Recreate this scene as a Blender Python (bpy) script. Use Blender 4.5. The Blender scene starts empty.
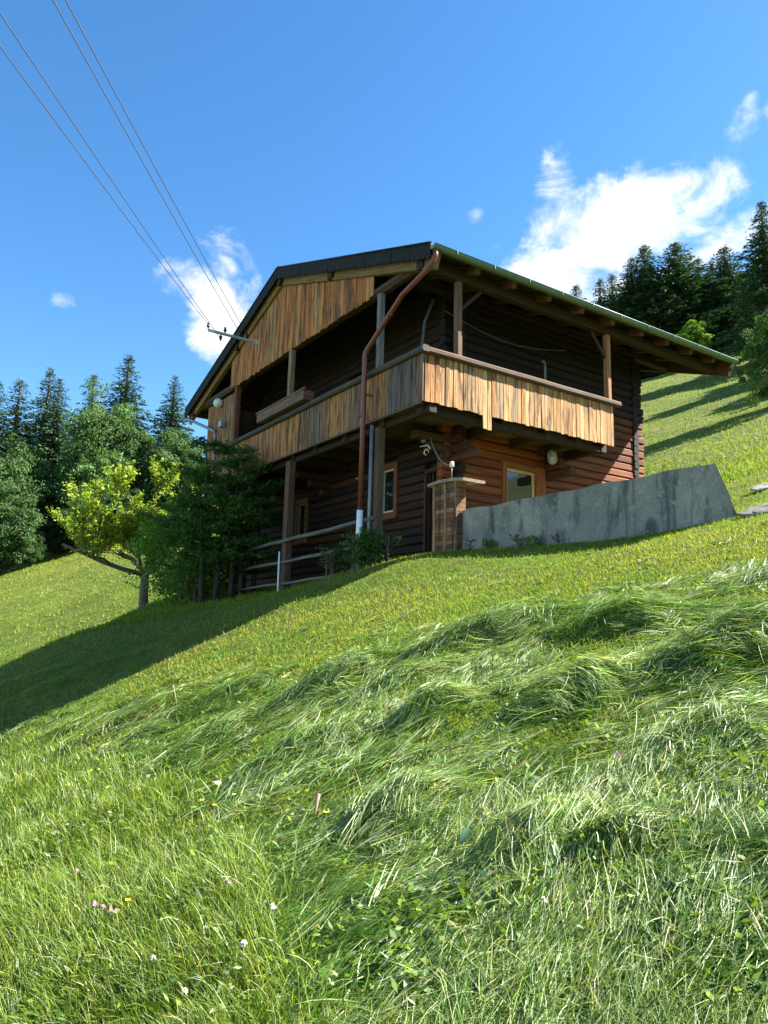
import bpy, math, random
import numpy as np
from mathutils import Vector, Matrix
rng = np.random.default_rng(7)
random.seed(7)
# ---------------------------------------------------------------- terrain
HA = (0.6404, 12.8339, 4.1231)             # house origin: lower front corner of the balcony
YAW = 0.98168
UX, UY = math.sin(YAW), math.cos(YAW)      # along the long side
VX, VY = -math.cos(YAW), math.sin(YAW)     # along the gable side
def hw(s, t, z=0.0):
    return (HA[0]+s*UX+t*VX, HA[1]+s*UY+t*VY, HA[2]+z)
def plane(x, y):
    yy = np.where(y < 85, y, 85+(y-85)*0.10)
    yy = np.where(yy < -40, -40, yy)
    xx = np.clip(x, -120, 120)
    return -5.1+.31*xx+.31*yy
CT = [(-5.7,11.69,-1.63),(-4.34,11.93,-.99),(-2.59,12.25,-.17),(-1.35,12.47,.42),(-.04,12.71,1.03),
 (-2.26,17.2,.92),(-.19,14.4,1.35),(1.0,13.0,1.45),(1.39,13.33,1.5),(4.11,9.26,1.49),(3.13,10.73,1.42),(5.6,11.5,2.1),
 (6.8,14,2.88),(6.2,18,3.2),(3.5,15.5,2.0),(0,0,-1.6),(-3,1,-2.35),(3,1,-.6),(3.0,5,.32),(-3,5,-1.75),(0,6,-.32),
 (-7.5,24,.72),(-9.9,20,-1.4),(-7.4,17.5,-.32),(-5.2,21.6,.85),(-13,26,-2.0),(-2,24,2.0),(2,24,3.0),
 (9,9,3.2),(-12,12,-3.9),(8,2,1.2),(-8,2,-3.6),(0,-5,-2.5),(5.2,8.1,1.7)]
for k in range(20):
    a = 2*math.pi*k/20
    for rr in (38, 60):
        x, y = rr*math.cos(a), 8+rr*math.sin(a); CT.append((x, y, None))
CT = np.array([(x, y, (float(plane(np.float64(x), np.float64(y))) if z is None else z)) for x, y, z in CT])
def _phi(d2): return d2*np.log(d2+1e-9)*.5
_R = CT[:,2]-plane(CT[:,0],CT[:,1])
_n = len(CT)
_D = ((CT[:,None,:2]-CT[None,:,:2])**2).sum(-1)
_K = np.zeros((_n+3,_n+3)); _K[:_n,:_n] = _phi(_D)+np.eye(_n)*.05
_K[:_n,_n] = 1; _K[:_n,_n+1:] = CT[:,:2]; _K[_n:,:_n] = _K[:_n,_n:].T
_Wt = np.linalg.solve(_K, np.concatenate([_R,np.zeros(3)]))
def vnoise(x, y, seed=0):
    xi = np.floor(x).astype(np.int64); yi = np.floor(y).astype(np.int64); xf = x-xi; yf = y-yi
    def h(a, b):
        n = (a*374761393+b*668265263+seed*1442695041) & 0xffffffff
        n = ((n ^ (n >> 13))*1274126177) & 0xffffffff
        return ((n ^ (n >> 16)) & 0xffff)/65535.0
    u = xf*xf*(3-2*xf); v = yf*yf*(3-2*yf)
    return (h(xi,yi)*(1-u)+h(xi+1,yi)*u)*(1-v)+(h(xi,yi+1)*(1-u)+h(xi+1,yi+1)*u)*v
def fbm(x, y, seed=0, o=3):
    s = 0; a = .5; f = 1.0
    for i in range(o):
        s = s+a*vnoise(x*f+17.3*i, y*f-9.1*i, seed+i); a *= .5; f *= 2.03
    return s/(1-.5**o)
def terrain(x, y):
    x = np.atleast_1d(np.asarray(x, float)); y = np.atleast_1d(np.asarray(y, float))
    out = plane(x, y)
    r = np.hypot(x, y-8); w = np.clip((58-r)/18, 0, 1); w = w*w*(3-2*w)
    m = w > 0
    xs, ys = x[m], y[m]
    res = np.zeros(len(xs))
    for i in range(0, len(xs), 20000):
        a, b = xs[i:i+20000], ys[i:i+20000]
        d = (a[:,None]-CT[None,:,0])**2+(b[:,None]-CT[None,:,1])**2
        res[i:i+20000] = _phi(d)@_Wt[:_n]+_Wt[_n]+_Wt[_n+1]*a+_Wt[_n+2]*b
    out[m] += res*w[m]
    big = np.clip((r-16)/25, 0, 1)
    out += (fbm(x*.07, y*.07, 3)-.5)*1.6*big + (fbm(x*.6, y*.6, 5)-.5)*.07
    return out
SKYH,SKYS,SKYV,SKYB,SUNE,EXPO,CLOUD = .497,1.25,.72,.092,5.0,2.2,3.3
# ---------------------------------------------------------------- scene basics
S = bpy.context.scene
COL = bpy.data.collections.new("place"); S.collection.children.link(COL)
RZ = math.atan2(UY, UX)
def tag(o, label=None, cat=None, group=None, kind=None):
    if label: o["label"] = label
    if cat: o["category"] = cat
    if group: o["group"] = group
    if kind: o["kind"] = kind
    return o
def empty(name, loc, rz=0.0, **k):
    o = bpy.data.objects.new(name, None); COL.objects.link(o)
    o.location = loc; o.rotation_euler = (0, 0, rz); o.empty_display_size = .3
    return tag(o, **k)
def mesh_np(name, V, F, mat, parent=None, col=None, gc=None, smooth=False):
    me = bpy.data.meshes.new(name)
    V = np.asarray(V, np.float32); F = np.asarray(F, np.int32)
    k = F.shape[1]
    me.vertices.add(len(V)); me.vertices.foreach_set("co", V.ravel())
    me.loops.add(F.size); me.loops.foreach_set("vertex_index", F.ravel())
    me.polygons.add(len(F)); me.polygons.foreach_set("loop_start", np.arange(0, F.size, k, dtype=np.int32))
    if smooth: me.polygons.foreach_set("use_smooth", np.ones(len(F), bool))
    me.update(calc_edges=True); me.validate()
    if col is not None:
        a = me.attributes.new("Col", 'FLOAT_COLOR', 'POINT')
        c = np.ones((len(V), 4), np.float32); c[:,:3] = col; a.data.foreach_set("color", c.ravel())
    if gc is not None:
        a = me.attributes.new("gc", 'FLOAT_VECTOR', 'POINT'); a.data.foreach_set("vector", np.asarray(gc, np.float32).ravel())
    if mat: me.materials.append(mat)
    o = bpy.data.objects.new(name, me); COL.objects.link(o)
    if parent: o.parent = parent
    return o
class MB:
    """collects beams, tubes and polygons in house coordinates; build() links them as one mesh"""
    def __init__(s): s.v=[]; s.f=[]; s.c=[]; s.g=[]; s.sm=[]
    def add(s, V, F, c=(1,1,1), g=None, smooth=False):
        o = len(s.v); s.v += [tuple(map(float, p)) for p in V]
        s.f += [tuple(i+o for i in f) for f in F]; s.sm += [smooth]*len(F)
        s.c += [c]*len(V); s.g += (g if g else [tuple(map(float, p)) for p in V])
    def beam(s, p0, p1, w, h, c=(1,1,1), up=(0,0,1), bev=0.0, taper=1.0, jit=0.0):
        p0 = Vector(p0); p1 = Vector(p1); d = (p1-p0); L = d.length; d.normalize()
        upv = Vector(up); side = d.cross(upv)
        if side.length < 1e-4: side = d.cross(Vector((1,0,0)))
        side.normalize(); upv = side.cross(d).normalized()
        a, b = w/2, h/2
        if bev > 0:
            e = bev; pr = [(-a+e,-b),(a-e,-b),(a,-b+e),(a,b-e),(a-e,b),(-a+e,b),(-a,b-e),(-a,-b+e)]
        else: pr = [(-a,-b),(a,-b),(a,b),(-a,b)]
        n = len(pr); nseg = max(1, int(L/0.8)) if jit else 1
        V=[]; G=[]; ro = random.random()*50
        for i in range(nseg+1):
            q = i/nseg; t = 1+(taper-1)*q
            jx, jy = (random.uniform(-jit,jit), random.uniform(-jit,jit)) if jit else (0,0)
            for x, y in pr:
                V.append(p0+d*(L*q)+side*(x*t+jx)+upv*(y*t+jy)); G.append((ro+L*q, x+ro*.37, y+ro*.11))
        F=[]
        for i in range(nseg):
            for k in range(n):
                k2=(k+1)%n; F.append((i*n+k, i*n+k2, (i+1)*n+k2, (i+1)*n+k))
        F.append(tuple(range(n-1,-1,-1))); F.append(tuple(nseg*n+k for k in range(n)))
        s.add(V, F, c, G)
    def box(s, a, b, c=(1,1,1)):
        cx, cy = (a[0]+b[0])/2, (a[1]+b[1])/2
        dx, dy, dz = abs(b[0]-a[0]), abs(b[1]-a[1]), abs(b[2]-a[2])
        cz = (a[2]+b[2])/2
        if dx >= dy and dx >= dz: s.beam((a[0],cy,cz),(b[0],cy,cz), dy, dz, c)
        elif dy >= dz: s.beam((cx,a[1],cz),(cx,b[1],cz), dx, dz, c)
        else: s.beam((cx,cy,a[2]),(cx,cy,b[2]), dy, dx, c, up=(1,0,0))
    def tube(s, pts, r, n=10, c=(1,1,1), cap=True):
        pts = [Vector(p) for p in pts]; V=[]; G=[]; m = len(pts); ref = None; acc = 0
        rs = r if isinstance(r, (list, tuple)) else [r]*m
        for i, p in enumerate(pts):
            d = (pts[min(i+1,m-1)]-pts[max(i-1,0)]).normalized()
            if ref is None: ref = d.orthogonal().normalized()
            ref = (ref-d*ref.dot(d)).normalized(); b = d.cross(ref)
            if i: acc += (p-pts[i-1]).length
            for k in range(n):
                a = 2*math.pi*k/n; q = ref*math.cos(a)*rs[i]+b*math.sin(a)*rs[i]
                V.append(p+q); G.append((acc, math.cos(a)*rs[i], math.sin(a)*rs[i]))
        F=[]
        for i in range(m-1):
            for k in range(n):
                k2=(k+1)%n; F.append((i*n+k, i*n+k2, (i+1)*n+k2, (i+1)*n+k))
        s.add(V, F, c, G, True)
        if cap:
            o = len(s.v)-len(V)
            s.f.append(tuple(o+k for k in range(n-1,-1,-1))); s.f.append(tuple(o+(m-1)*n+k for k in range(n))); s.sm += [False,False]
    def sphere(s, c0, r, c=(1,1,1), n=12, sc=(1,1,1)):
        V=[];F=[]; m=n//2
        for i in range(m+1):
            th=math.pi*i/m
            for k in range(n):
                ph=2*math.pi*k/n
                V.append((c0[0]+r*sc[0]*math.sin(th)*math.cos(ph), c0[1]+r*sc[1]*math.sin(th)*math.sin(ph), c0[2]+r*sc[2]*math.cos(th)))
        for i in range(m):
            for k in range(n):
                k2=(k+1)%n; F.append((i*n+k,(i+1)*n+k,(i+1)*n+k2,i*n+k2))
        s.add(V,F,c,None,True)
    def poly(s, V, F, c=(1,1,1), smooth=False): s.add(V, F, c, None, smooth)
    def build(s, name, mat, parent=None, org=(0,0,0), place=None):
        me = bpy.data.meshes.new(name)
        me.from_pydata([(v[0]-org[0], v[1]-org[1], v[2]-org[2]) for v in s.v], [], s.f)
        me.polygons.foreach_set("use_smooth", s.sm); me.update()
        a = me.attributes.new("Col", 'FLOAT_COLOR', 'POINT'); c = np.ones((len(s.v),4), np.float32); c[:,:3] = s.c
        a.data.foreach_set("color", c.ravel())
        a = me.attributes.new("gc", 'FLOAT_VECTOR', 'POINT'); a.data.foreach_set("vector", np.array(s.g, np.float32).ravel())
        me.materials.append(mat)
        o = bpy.data.objects.new(name, me); COL.objects.link(o)
        if parent: o.parent = parent
        elif place is not None: o.location = place; o.rotation_euler = (0,0,RZ)
        return o
# ---------------------------------------------------------------- materials
def nmat(name):
    m = bpy.data.materials.new(name); m.use_nodes = True
    nt = m.node_tree; b = nt.nodes["Principled BSDF"]; return m, nt, b
def N(nt, t, **k):
    n = nt.nodes.new(t)
    for a, v in k.items(): setattr(n, a, v)
    return n
def attr(nt, name): return N(nt, 'ShaderNodeAttribute', attribute_name=name)
def mixc(nt, a, b, f, mode='MIX'):
    n = N(nt, 'ShaderNodeMix', data_type='RGBA', blend_type=mode)
    for sock, v in ((n.inputs[0], f), (n.inputs[6], a), (n.inputs[7], b)):
        if hasattr(v, 'is_output') or isinstance(v, bpy.types.NodeSocket): nt.links.new(v, sock)
        else: sock.default_value = (*v, 1) if isinstance(v, tuple) and len(v) == 3 else v
    return n.outputs[2]
def ramp(nt, fac, pts):
    r = N(nt, 'ShaderNodeValToRGB'); nt.links.new(fac, r.inputs[0]); e = r.color_ramp.elements
    for i, (p, c) in enumerate(pts):
        el = e[i] if i < 2 else e.new(p)
        el.position = p; el.color = (*c, 1) if isinstance(c, tuple) else (c, c, c, 1)
    return r.outputs[0]
def noise(nt, vec, scale, detail=4, rough=.6, dist=0):
    n = N(nt, 'ShaderNodeTexNoise'); n.inputs['Scale'].default_value = scale; n.inputs['Detail'].default_value = detail
    n.inputs['Roughness'].default_value = rough; n.inputs['Distortion'].default_value = dist
    if vec is not None: nt.links.new(vec, n.inputs['Vector'])
    return n.outputs[0]
def mapping(nt, vec, sc, loc=(0,0,0)):
    m = N(nt, 'ShaderNodeMapping'); m.inputs['Scale'].default_value = sc; m.inputs['Location'].default_value = loc
    nt.links.new(vec, m.inputs['Vector']); return m.outputs[0]
def bump(nt, b, h, st, dist=.01):
    n = N(nt, 'ShaderNodeBump'); n.inputs['Strength'].default_value = st; n.inputs['Distance'].default_value = dist
    nt.links.new(h, n.inputs['Height']); nt.links.new(n.outputs[0], b.inputs['Normal'])
def wood(name, stain=(.05,.045,.04), amount=.5, rough=.8, stretch=1.0):
    m, nt, b = nmat(name)
    g = attr(nt, "gc").outputs['Vector']; c = attr(nt, "Col").outputs['Color']
    fine = noise(nt, mapping(nt, g, (1.6*stretch, 34, 34)), 1, 6, .7, .5)
    streak = noise(nt, mapping(nt, g, (.9*stretch, 11, 11), (3,1,7)), 1, 5, .6, .6)
    knots = noise(nt, mapping(nt, g, (5, 14, 14), (9,4,2)), 1, 2, .5)
    k1 = ramp(nt, fine, [(.34, .38), (.64, 1.45)])
    c1 = mixc(nt, c, k1, .85, 'MULTIPLY')
    f2 = ramp(nt, streak, [(.50, 0.0), (.72, 1.0)])
    mm = N(nt, 'ShaderNodeMath', operation='MULTIPLY'); nt.links.new(f2, mm.inputs[0]); mm.inputs[1].default_value = amount
    c2 = mixc(nt, c1, stain, mm.outputs[0])
    f3 = ramp(nt, knots, [(.72, 0.0), (.78, .75)])
    c3 = mixc(nt, c2, (.05,.025,.012), f3)
    nt.links.new(c3, b.inputs['Base Color']); b.inputs['Roughness'].default_value = rough
    b.inputs['Specular IOR Level'].default_value = .25
    bump(nt, b, fine, .6, .006)
    return m
def simple(name, col, rough=.5, metal=0.0, var=.15, scale=20, spec=.5, bstr=0.0):
    m, nt, b = nmat(name)
    tc = N(nt, 'ShaderNodeTexCoord').outputs['Object']
    n = noise(nt, tc, scale, 5, .6)
    f = ramp(nt, n, [(.3, 1-var), (.7, 1+var)])
    nt.links.new(mixc(nt, col, f, 1.0, 'MULTIPLY'), b.inputs['Base Color'])
    b.inputs['Roughness'].default_value = rough; b.inputs['Metallic'].default_value = metal
    b.inputs['Specular IOR Level'].default_value = spec
    if bstr: bump(nt, b, n, bstr, .01)
    return m
def leafmat(name, rough=.55, trans=.35, spec=.3):
    m, nt, b = nmat(name)
    c = attr(nt, "Col").outputs['Color']
    nt.links.new(c, b.inputs['Base Color']); b.inputs['Roughness'].default_value = rough
    b.inputs['Specular IOR Level'].default_value = spec
    t = N(nt, 'ShaderNodeBsdfTranslucent')
    nt.links.new(mixc(nt, c, (1.25,1.3,.55), 1.0, 'MULTIPLY'), t.inputs['Color'])
    mx = N(nt, 'ShaderNodeMixShader'); mx.inputs[0].default_value = trans
    nt.links.new(b.outputs[0], mx.inputs[1]); nt.links.new(t.outputs[0], mx.inputs[2])
    nt.links.new(mx.outputs[0], nt.nodes['Material Output'].inputs['Surface'])
    return m
M = {}
M['board'] = wood('weathered_boards', (.05,.036,.026), .8)
def weather(m, cols, th, sc=(3.0,3.0,.55)):
    nt = m.node_tree; b = nt.nodes['Principled BSDF']; src = b.inputs['Base Color'].links[0].from_socket
    tc = N(nt, 'ShaderNodeTexCoord').outputs['Object']
    n1 = noise(nt, mapping(nt, tc, sc), 1, 6, .7, .8); n2 = noise(nt, mapping(nt, tc, (9,9,1.1),(4,2,8)), 1, 5, .7, .3)
    c = mixc(nt, src, cols[0], ramp(nt, n1, [(th,0.0),(th+.16,.72)]))
    c = mixc(nt, c, cols[1], ramp(nt, n2, [(.50,0.0),(.64,.88)]))
    nt.links.new(c, b.inputs['Base Color'])
weather(M['board'], ((.085,.062,.042),(.035,.018,.009)), .53)
M['log'] = wood('hewn_logs', (.02,.012,.008), .7, .75, .6)
M['beam'] = wood('roof_timber', (.05,.035,.02), .5)
M['grey'] = wood('grey_timber', (.06,.055,.05), .5)
M['steelgreen'] = simple('green_gutter_metal', (.11,.17,.125), .4, 0, .12, 6)
M['pipe'] = simple('red_brown_pipe', (.17,.045,.028), .42, 0, .2, 8)
M['white'] = simple('white_plastic', (.75,.76,.76), .4, 0, .1, 10)
M['zinc'] = simple('zinc_pipe', (.20,.22,.225), .5, .2, .2, 10)
M['metal'] = simple('dull_steel', (.26,.30,.26), .5, .3, .2, 15)
M['dark'] = simple('dark_insulator', (.02,.018,.018), .35)
M['wire'] = simple('wire', (.06,.06,.065), .6)
M['roof'] = simple('dark_roof_sheet', (.014,.016,.015), .85, 0, .6, 9, .25, .5)
M['lampgrey'] = simple('weathered_lamp_housing', (.36,.36,.34), .6, 0, .5, 14)
M['cablegrey'] = simple('dark_grey_cable', (.07,.07,.068), .6)
M['globe'] = simple('opal_lamp_glass', (.62,.66,.60), .25)
M['foliage'] = leafmat('leaves', .7, .35, .18); M['needle'] = leafmat('needles', .6, .12, .25)
M['grass'] = leafmat('grass_blades', .47, .36, .36)
M['bark'] = wood('bark', (.02,.018,.015), .5, .95, 2.0)
def glassmat():
    m, nt, b = nmat('window_glass')
    b.inputs['Base Color'].default_value = (.012,.016,.015,1); b.inputs['Roughness'].default_value = .03
    b.inputs['Specular IOR Level'].default_value = .9
    tc = N(nt, 'ShaderNodeTexCoord').outputs['Object']; bump(nt, b, noise(nt, tc, 2.2, 2), .12, .02)
    return m
M['glass'] = glassmat()
def concrete():
    m, nt, b = nmat('stained_concrete')
    tc = N(nt, 'ShaderNodeTexCoord').outputs['Object']
    a = noise(nt, tc, 1.6, 6, .65); f = noise(nt, tc, 28, 5, .7)
    st = noise(nt, mapping(nt, tc, (3.2,3.2,.7)), 1.2, 5, .6, .5)
    sp = noise(nt, tc, 7, 4, .7)
    c = ramp(nt, a, [(.3,(.155,.155,.135)),(.55,(.24,.235,.20)),(.75,(.33,.32,.27))])
    c = mixc(nt, c, ramp(nt, f, [(.3,.6),(.7,1.25)]), .8, 'MULTIPLY')
    c = mixc(nt, c, (.045,.05,.05), ramp(nt, st, [(.49,0.0),(.62,.85)]))
    c = mixc(nt, c, (.30,.33,.29), ramp(nt, sp, [(.58,0.0),(.68,.6)]))
    nt.links.new(c, b.inputs['Base Color']); b.inputs['Roughness'].default_value = .92
    bump(nt, b, f, .5, .012)
    return m
M['concrete'] = concrete()
M['stone'] = simple('dark_field_stone', (.13,.12,.105), .9, 0, .45, 9, .2, .6)
def groundmat():
    m, nt, b = nmat('meadow_soil_and_turf')
    tc = N(nt, 'ShaderNodeTexCoord').outputs['Object']
    n1 = noise(nt, tc, .35, 5, .6); n2 = noise(nt, tc, 2.5, 5, .65); n3 = noise(nt, tc, 14, 5, .7)
    nf = noise(nt, tc, .05, 4, .6)
    nb_ = noise(nt, tc, 1.1, 5, .65)
    c = ramp(nt, n2, [(.3,(.055,.085,.010)),(.5,(.095,.130,.014)),(.72,(.150,.165,.025))])
    c = mixc(nt, c, (.14,.105,.045), ramp(nt, nb_, [(.52,0.0),(.70,.55)]))
    c = mixc(nt, c, ramp(nt, n1, [(.3,.75),(.7,1.3)]), .8, 'MULTIPLY')
    c = mixc(nt, c, ramp(nt, n3, [(.25,.45),(.7,1.45)]), .9, 'MULTIPLY')
    c = mixc(nt, c, ramp(nt, nf, [(.35,(.72,.92,.8)),(.7,(1.35,1.12,1.0))]), .8, 'MULTIPLY')
    nt.links.new(c, b.inputs['Base Color']); b.inputs['Roughness'].default_value = .9
    b.inputs['Specular IOR Level'].default_value = .15
    ad = N(nt, 'ShaderNodeMath', operation='ADD'); nt.links.new(n3, ad.inputs[0]); nt.links.new(n2, ad.inputs[1])
    bump(nt, b, ad.outputs[0], .9, .12)
    return m
M['ground'] = groundmat()
# ---------------------------------------------------------------- the house
ZE, RS, BO, TR, TW, S0, S1 = 2.74, .3407, .44, 5.955, 12.35, -.2, 9.10
def zr(t): return ZE+RS*(t+BO) if t <= TR else ZE+RS*(TW-t)
def rc(*cs, j=.12):
    c = random.choice(cs); k = random.uniform(1-j, 1+j); return tuple(x*k for x in c)
house = empty("log_house", hw(0,0,0), RZ, label="old dark log farmhouse with wraparound plank balcony under a wide low gable roof", cat="house")
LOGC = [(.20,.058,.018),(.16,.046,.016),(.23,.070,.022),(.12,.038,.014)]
SHADEC = [(.018,.009,.006),(.013,.008,.005),(.024,.011,.006),(.010,.007,.005)]  # upper logs: the loggia's deep shade is put into the wood colour
GABC = [(.034,.015,.009),(.024,.012,.007),(.046,.018,.009),(.016,.010,.007)]  # gable side logs, darkened in colour to stand for the shade there
SW, TL, SR, TB = 1.65, 1.2, 7.55, 11.8      # outer faces of the log body
ZB = -4.0
def log_wall(kind, const, a0, a1, ztop, holes=(), sgn=-1, name='log_wall'):
    mb = MB(); h = .188; z = ZB; k = 0
    while z < 6:
        zc = z+h/2
        # clip gable logs to the roof
        lo, hi = a0, a1
        if kind == 't':
            lim = lambda t: zr(t)-.28
            while lo < hi and lim(lo) < zc+h/2: lo += .05
            while hi > lo and lim(hi) < zc+h/2: hi -= .05
            if hi-lo < .4: break
        elif zc+h/2 > ztop(0): break
        e0 = (random.uniform(.02,.04) if (kind == 't' and sgn > 0) else random.uniform(.17,.27)) if lo == a0 and zc < 2.8 else 0
        e1 = random.uniform(.17,.27) if hi == a1 and zc < 2.8 else 0
        spans = [(lo-e0, hi+e1)]
        for (b0, b1, z0, z1) in holes:
            if zc > z0-.02 and zc < z1+.02:
                ns = []
                for x0, x1 in spans:
                    if b1 <= x0 or b0 >= x1: ns.append((x0,x1)); continue
                    if b0 > x0: ns.append((x0,b0))
                    if b1 < x1: ns.append((b1,x1))
                spans = ns
        o = random.uniform(-.012,.012)
        for x0, x1 in spans:
            c = rc(*(LOGC if kind == 's' and zc < 1.25 else GABC if zc < .1 else SHADEC), j=.25)
            cc = const-sgn*(.085)+o
            if kind == 's': mb.beam((x0,cc,zc),(x1,cc,zc), .17, h-.012, c, bev=.028, jit=.006)
            else: mb.beam((cc,x0,zc+.09),(cc,x1,zc+.09), .17, h-.012, c, bev=.028, jit=.006)
        z += h; k += 1
    # dark chinking core behind the logs
    return mb.build(name, M['log'], house)
ztl = lambda _: zr(TL)-.3
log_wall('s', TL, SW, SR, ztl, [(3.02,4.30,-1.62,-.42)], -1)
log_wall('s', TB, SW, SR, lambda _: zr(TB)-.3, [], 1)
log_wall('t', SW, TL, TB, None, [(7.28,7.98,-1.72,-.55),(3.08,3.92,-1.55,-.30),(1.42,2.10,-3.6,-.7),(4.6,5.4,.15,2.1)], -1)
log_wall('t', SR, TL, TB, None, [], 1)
mb = MB()
mb.box((SW+.14,TL+.14,ZB),(SR-.14,TL+.17,2.9),(.02,.012,.01)); mb.box((SW+.14,TL+.14,ZB),(SW+.17,TB-.14,2.9),(.02,.012,.01))
mb.box((SR-.17,TL+.14,ZB),(SR-.14,TB-.14,2.9),(.02,.012,.01)); mb.box((SW+.14,TB-.17,ZB),(SR-.14,TB-.14,2.9),(.02,.012,.01))
mb.build('wall_lining', M['log'], house)
# windows
def window(f, a0, a1, z0, z1, casing, sash, cw=.13, sw=.055, label=None, sill=True, right_extra=0):
    mb = MB(); y = .035
    def bar(x0, x1, w0, w1, o0, o1, c):
        P0 = f(x0, w0, o0); P1 = f(x1, w1, o1); mb.box(P0, P1, c)
    bar(a0-cw, a0, z0-cw, z1+cw, -.10, y, rc(casing)); bar(a1, a1+cw+right_extra, z0-cw, z1+cw, -.10, y+.001, rc(casing))
    bar(a0, a1, z1, z1+cw, -.10, y-.003, rc(casing)); bar(a0, a1, z0-cw, z0, -.10, y-.003, rc(casing))
    w = mb.build('window', M['beam'], house)
    if label: w["label"] = label
    mb = MB()
    bar(a0, a0+sw, z0, z1, -.07, -.015, sash); bar(a1-sw, a1, z0, z1, -.07, -.015, sash)
    bar(a0+sw, a1-sw, z1-sw, z1, -.07, -.016, sash); bar(a0+sw, a1-sw, z0, z0+sw, -.07, -.016, sash)
    mb.build('frame', M['beam'], w)
    mb = MB(); mb.box(f(a0+sw, z0+sw, -.055), f(a1-sw, z1-sw, -.04)); mb.build('pane', M['glass'], w)
    if sill:
        mb = MB(); mb.box(f(a0-cw-.03, z0-cw-.04, 0), f(a1+cw+.03, z0-cw-.003, .09), casing); mb.build('sill', M['beam'], w)
fs = lambda a, z, o: (a, TL-o, z)
ft = lambda a, z, o: (SW-o, a, z)
window(fs, 3.13, 3.98, -1.5, -.55, (.27,.085,.025), (.66,.44,.16), .13, .06, "window with pale yellow sash and broad orange brown casing", right_extra=.17)
window(ft, 7.42, 7.86, -1.62, -.65, (.20,.10,.045), (.34,.24,.13), .12, .05)
window(ft, 3.22, 3.70, -1.42, -.42, (.17,.06,.028), (.50,.48,.42), .13, .045)
# doorway on the gable side and balcony door upstairs
mb = MB()
for i in range(5): mb.beam((SW+.11,1.49+i*.13,-3.6),(SW+.11,1.49+i*.13,-.75),.04,.125, rc((.05,.028,.018)), up=(1,0,0))
mb.box((SW+.0,1.42,-.75),(SW+.12,2.10,-.66),(.07,.035,.02))
mb.box((SW-.02,2.04,-3.6),(SW+.1,2.11,-.75),(.07,.035,.02))
d = mb.build('door', M['beam'], house)
mb = MB(); mb.tube([(SW+.05,1.52,-2.45),(SW+.02,1.52,-2.45),(SW+.02,1.63,-2.45)], .012); mb.build('handle', M['metal'], d)
mb = MB()
for i in range(6): mb.beam((SW+.1,4.67+i*.133,.15),(SW+.1,4.67+i*.133,2.1),.04,.125, rc((.09,.045,.025)), up=(1,0,0))
mb.build('door', M['beam'], house)
# balcony floor with joists
mb = MB()
s = .06
while s < SW+.0:
    mb.beam((s,.05,.10),(s,10.7,.10), .135, .035, rc((.14,.09,.05),(.10,.07,.045))); s += .14
t = .12
while t < TL+.1:
    mb.beam((SW+.07,t,.10),(5.06,t,.10), .135, .035, rc((.14,.09,.05),(.10,.07,.045))); t += .14
mb.build('balcony_floor', M['beam'], house)
def part_beam(name, p0, p1, w, h, c, mat='beam', bev=.015, up=(0,0,1), jit=0.0, parent=None, label=None):
    mb = MB(); mb.beam(p0, p1, w, h, c, up, bev, 1, jit); o = mb.build(name, M[mat], parent or house)
    if label: o["label"] = label
    return o
for t in (.25,1.5,2.9,4.2,5.3,6.6,7.9,9.3,10.5):
    part_beam('joist', (.12,t,-.03),(SW+.1,t,-.03), .16, .2, rc((.05,.03,.018)))
for s in (2.1,3.3,4.2,4.98):
    part_beam('joist', (s,.12,-.03),(s,TL+.1,-.03), .16, .2, rc((.05,.03,.018)))
part_beam('balcony_beam', (.24,-.0,-.09),(.24,10.75,-.09), .16, .14, (.035,.022,.014))
part_beam('balcony_beam', (.34,.22,-.08),(5.05,.22,-.08), .16, .13, (.035,.022,.014))
# stepped log corbels under the balcony
for s in (SW+.02, 4.35):
    for k in range(3):
        part_beam('corbel', (s,TL-.2-.28*(2-k),-.20-.17*(2-k)*0-.19*(2-k)*1.0+0),(s,TL+.1,-.20-.19*(2-k)), .17, .18, rc((.08,.032,.015),(.06,.026,.013)), 'log', .03)
for t in (1.28, 6.2):
    for k in range(3):
        part_beam('corbel', (SW-.25-.33*k,t,-.58+.19*k),(SW+.1,t,-.58+.19*k), .17, .18, rc((.05,.026,.015),(.07,.035,.018)), 'log', .03)
# railing cladding
TAN=(.36,.205,.088); ORA=(.34,.125,.032); PALE=(.46,.31,.165); GRY=(.125,.105,.082); DGR=(.065,.056,.046); BRN=(.27,.14,.06)
def boards(axis, a0, a1, zlo, zhi, pick, const, out=-1, wlo=.085, whi=.135, name='railing', label=None, parent=None):
    mb = MB(); a = a0
    while a < a1-.03:
        w = min(random.uniform(wlo, whi), a1-a); am = a+w/2
        z0 = zlo(am) if callable(zlo) else zlo; z1 = zhi(am) if callable(zhi) else zhi
        z0 += random.uniform(-.012,.012)
        if z1-z0 < .05: a += w; continue
        c = pick(am); off = random.uniform(0,.012)
        if axis == 's': mb.beam((am,const-off,z0),(am,const-off,z1), .026, w-random.uniform(.004,.012), c, up=(1,0,0), bev=.003)
        else: mb.beam((const-off,am,z0),(const-off,am,z1), w-random.uniform(.004,.012), .026, c, up=(1,0,0), bev=.003)
        a += w
    o = mb.build(name, M['board'], parent or house)
    if label: o["label"] = label
    return o
def pick_r(a):
    if 1.15 < a < 2.3 and random.random() < .35: return rc((.27,.19,.115))
    return rc((.50,.275,.105),(.53,.33,.15),(.45,.22,.075),(.50,.28,.11),(.42,.19,.06), j=.10)
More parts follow.
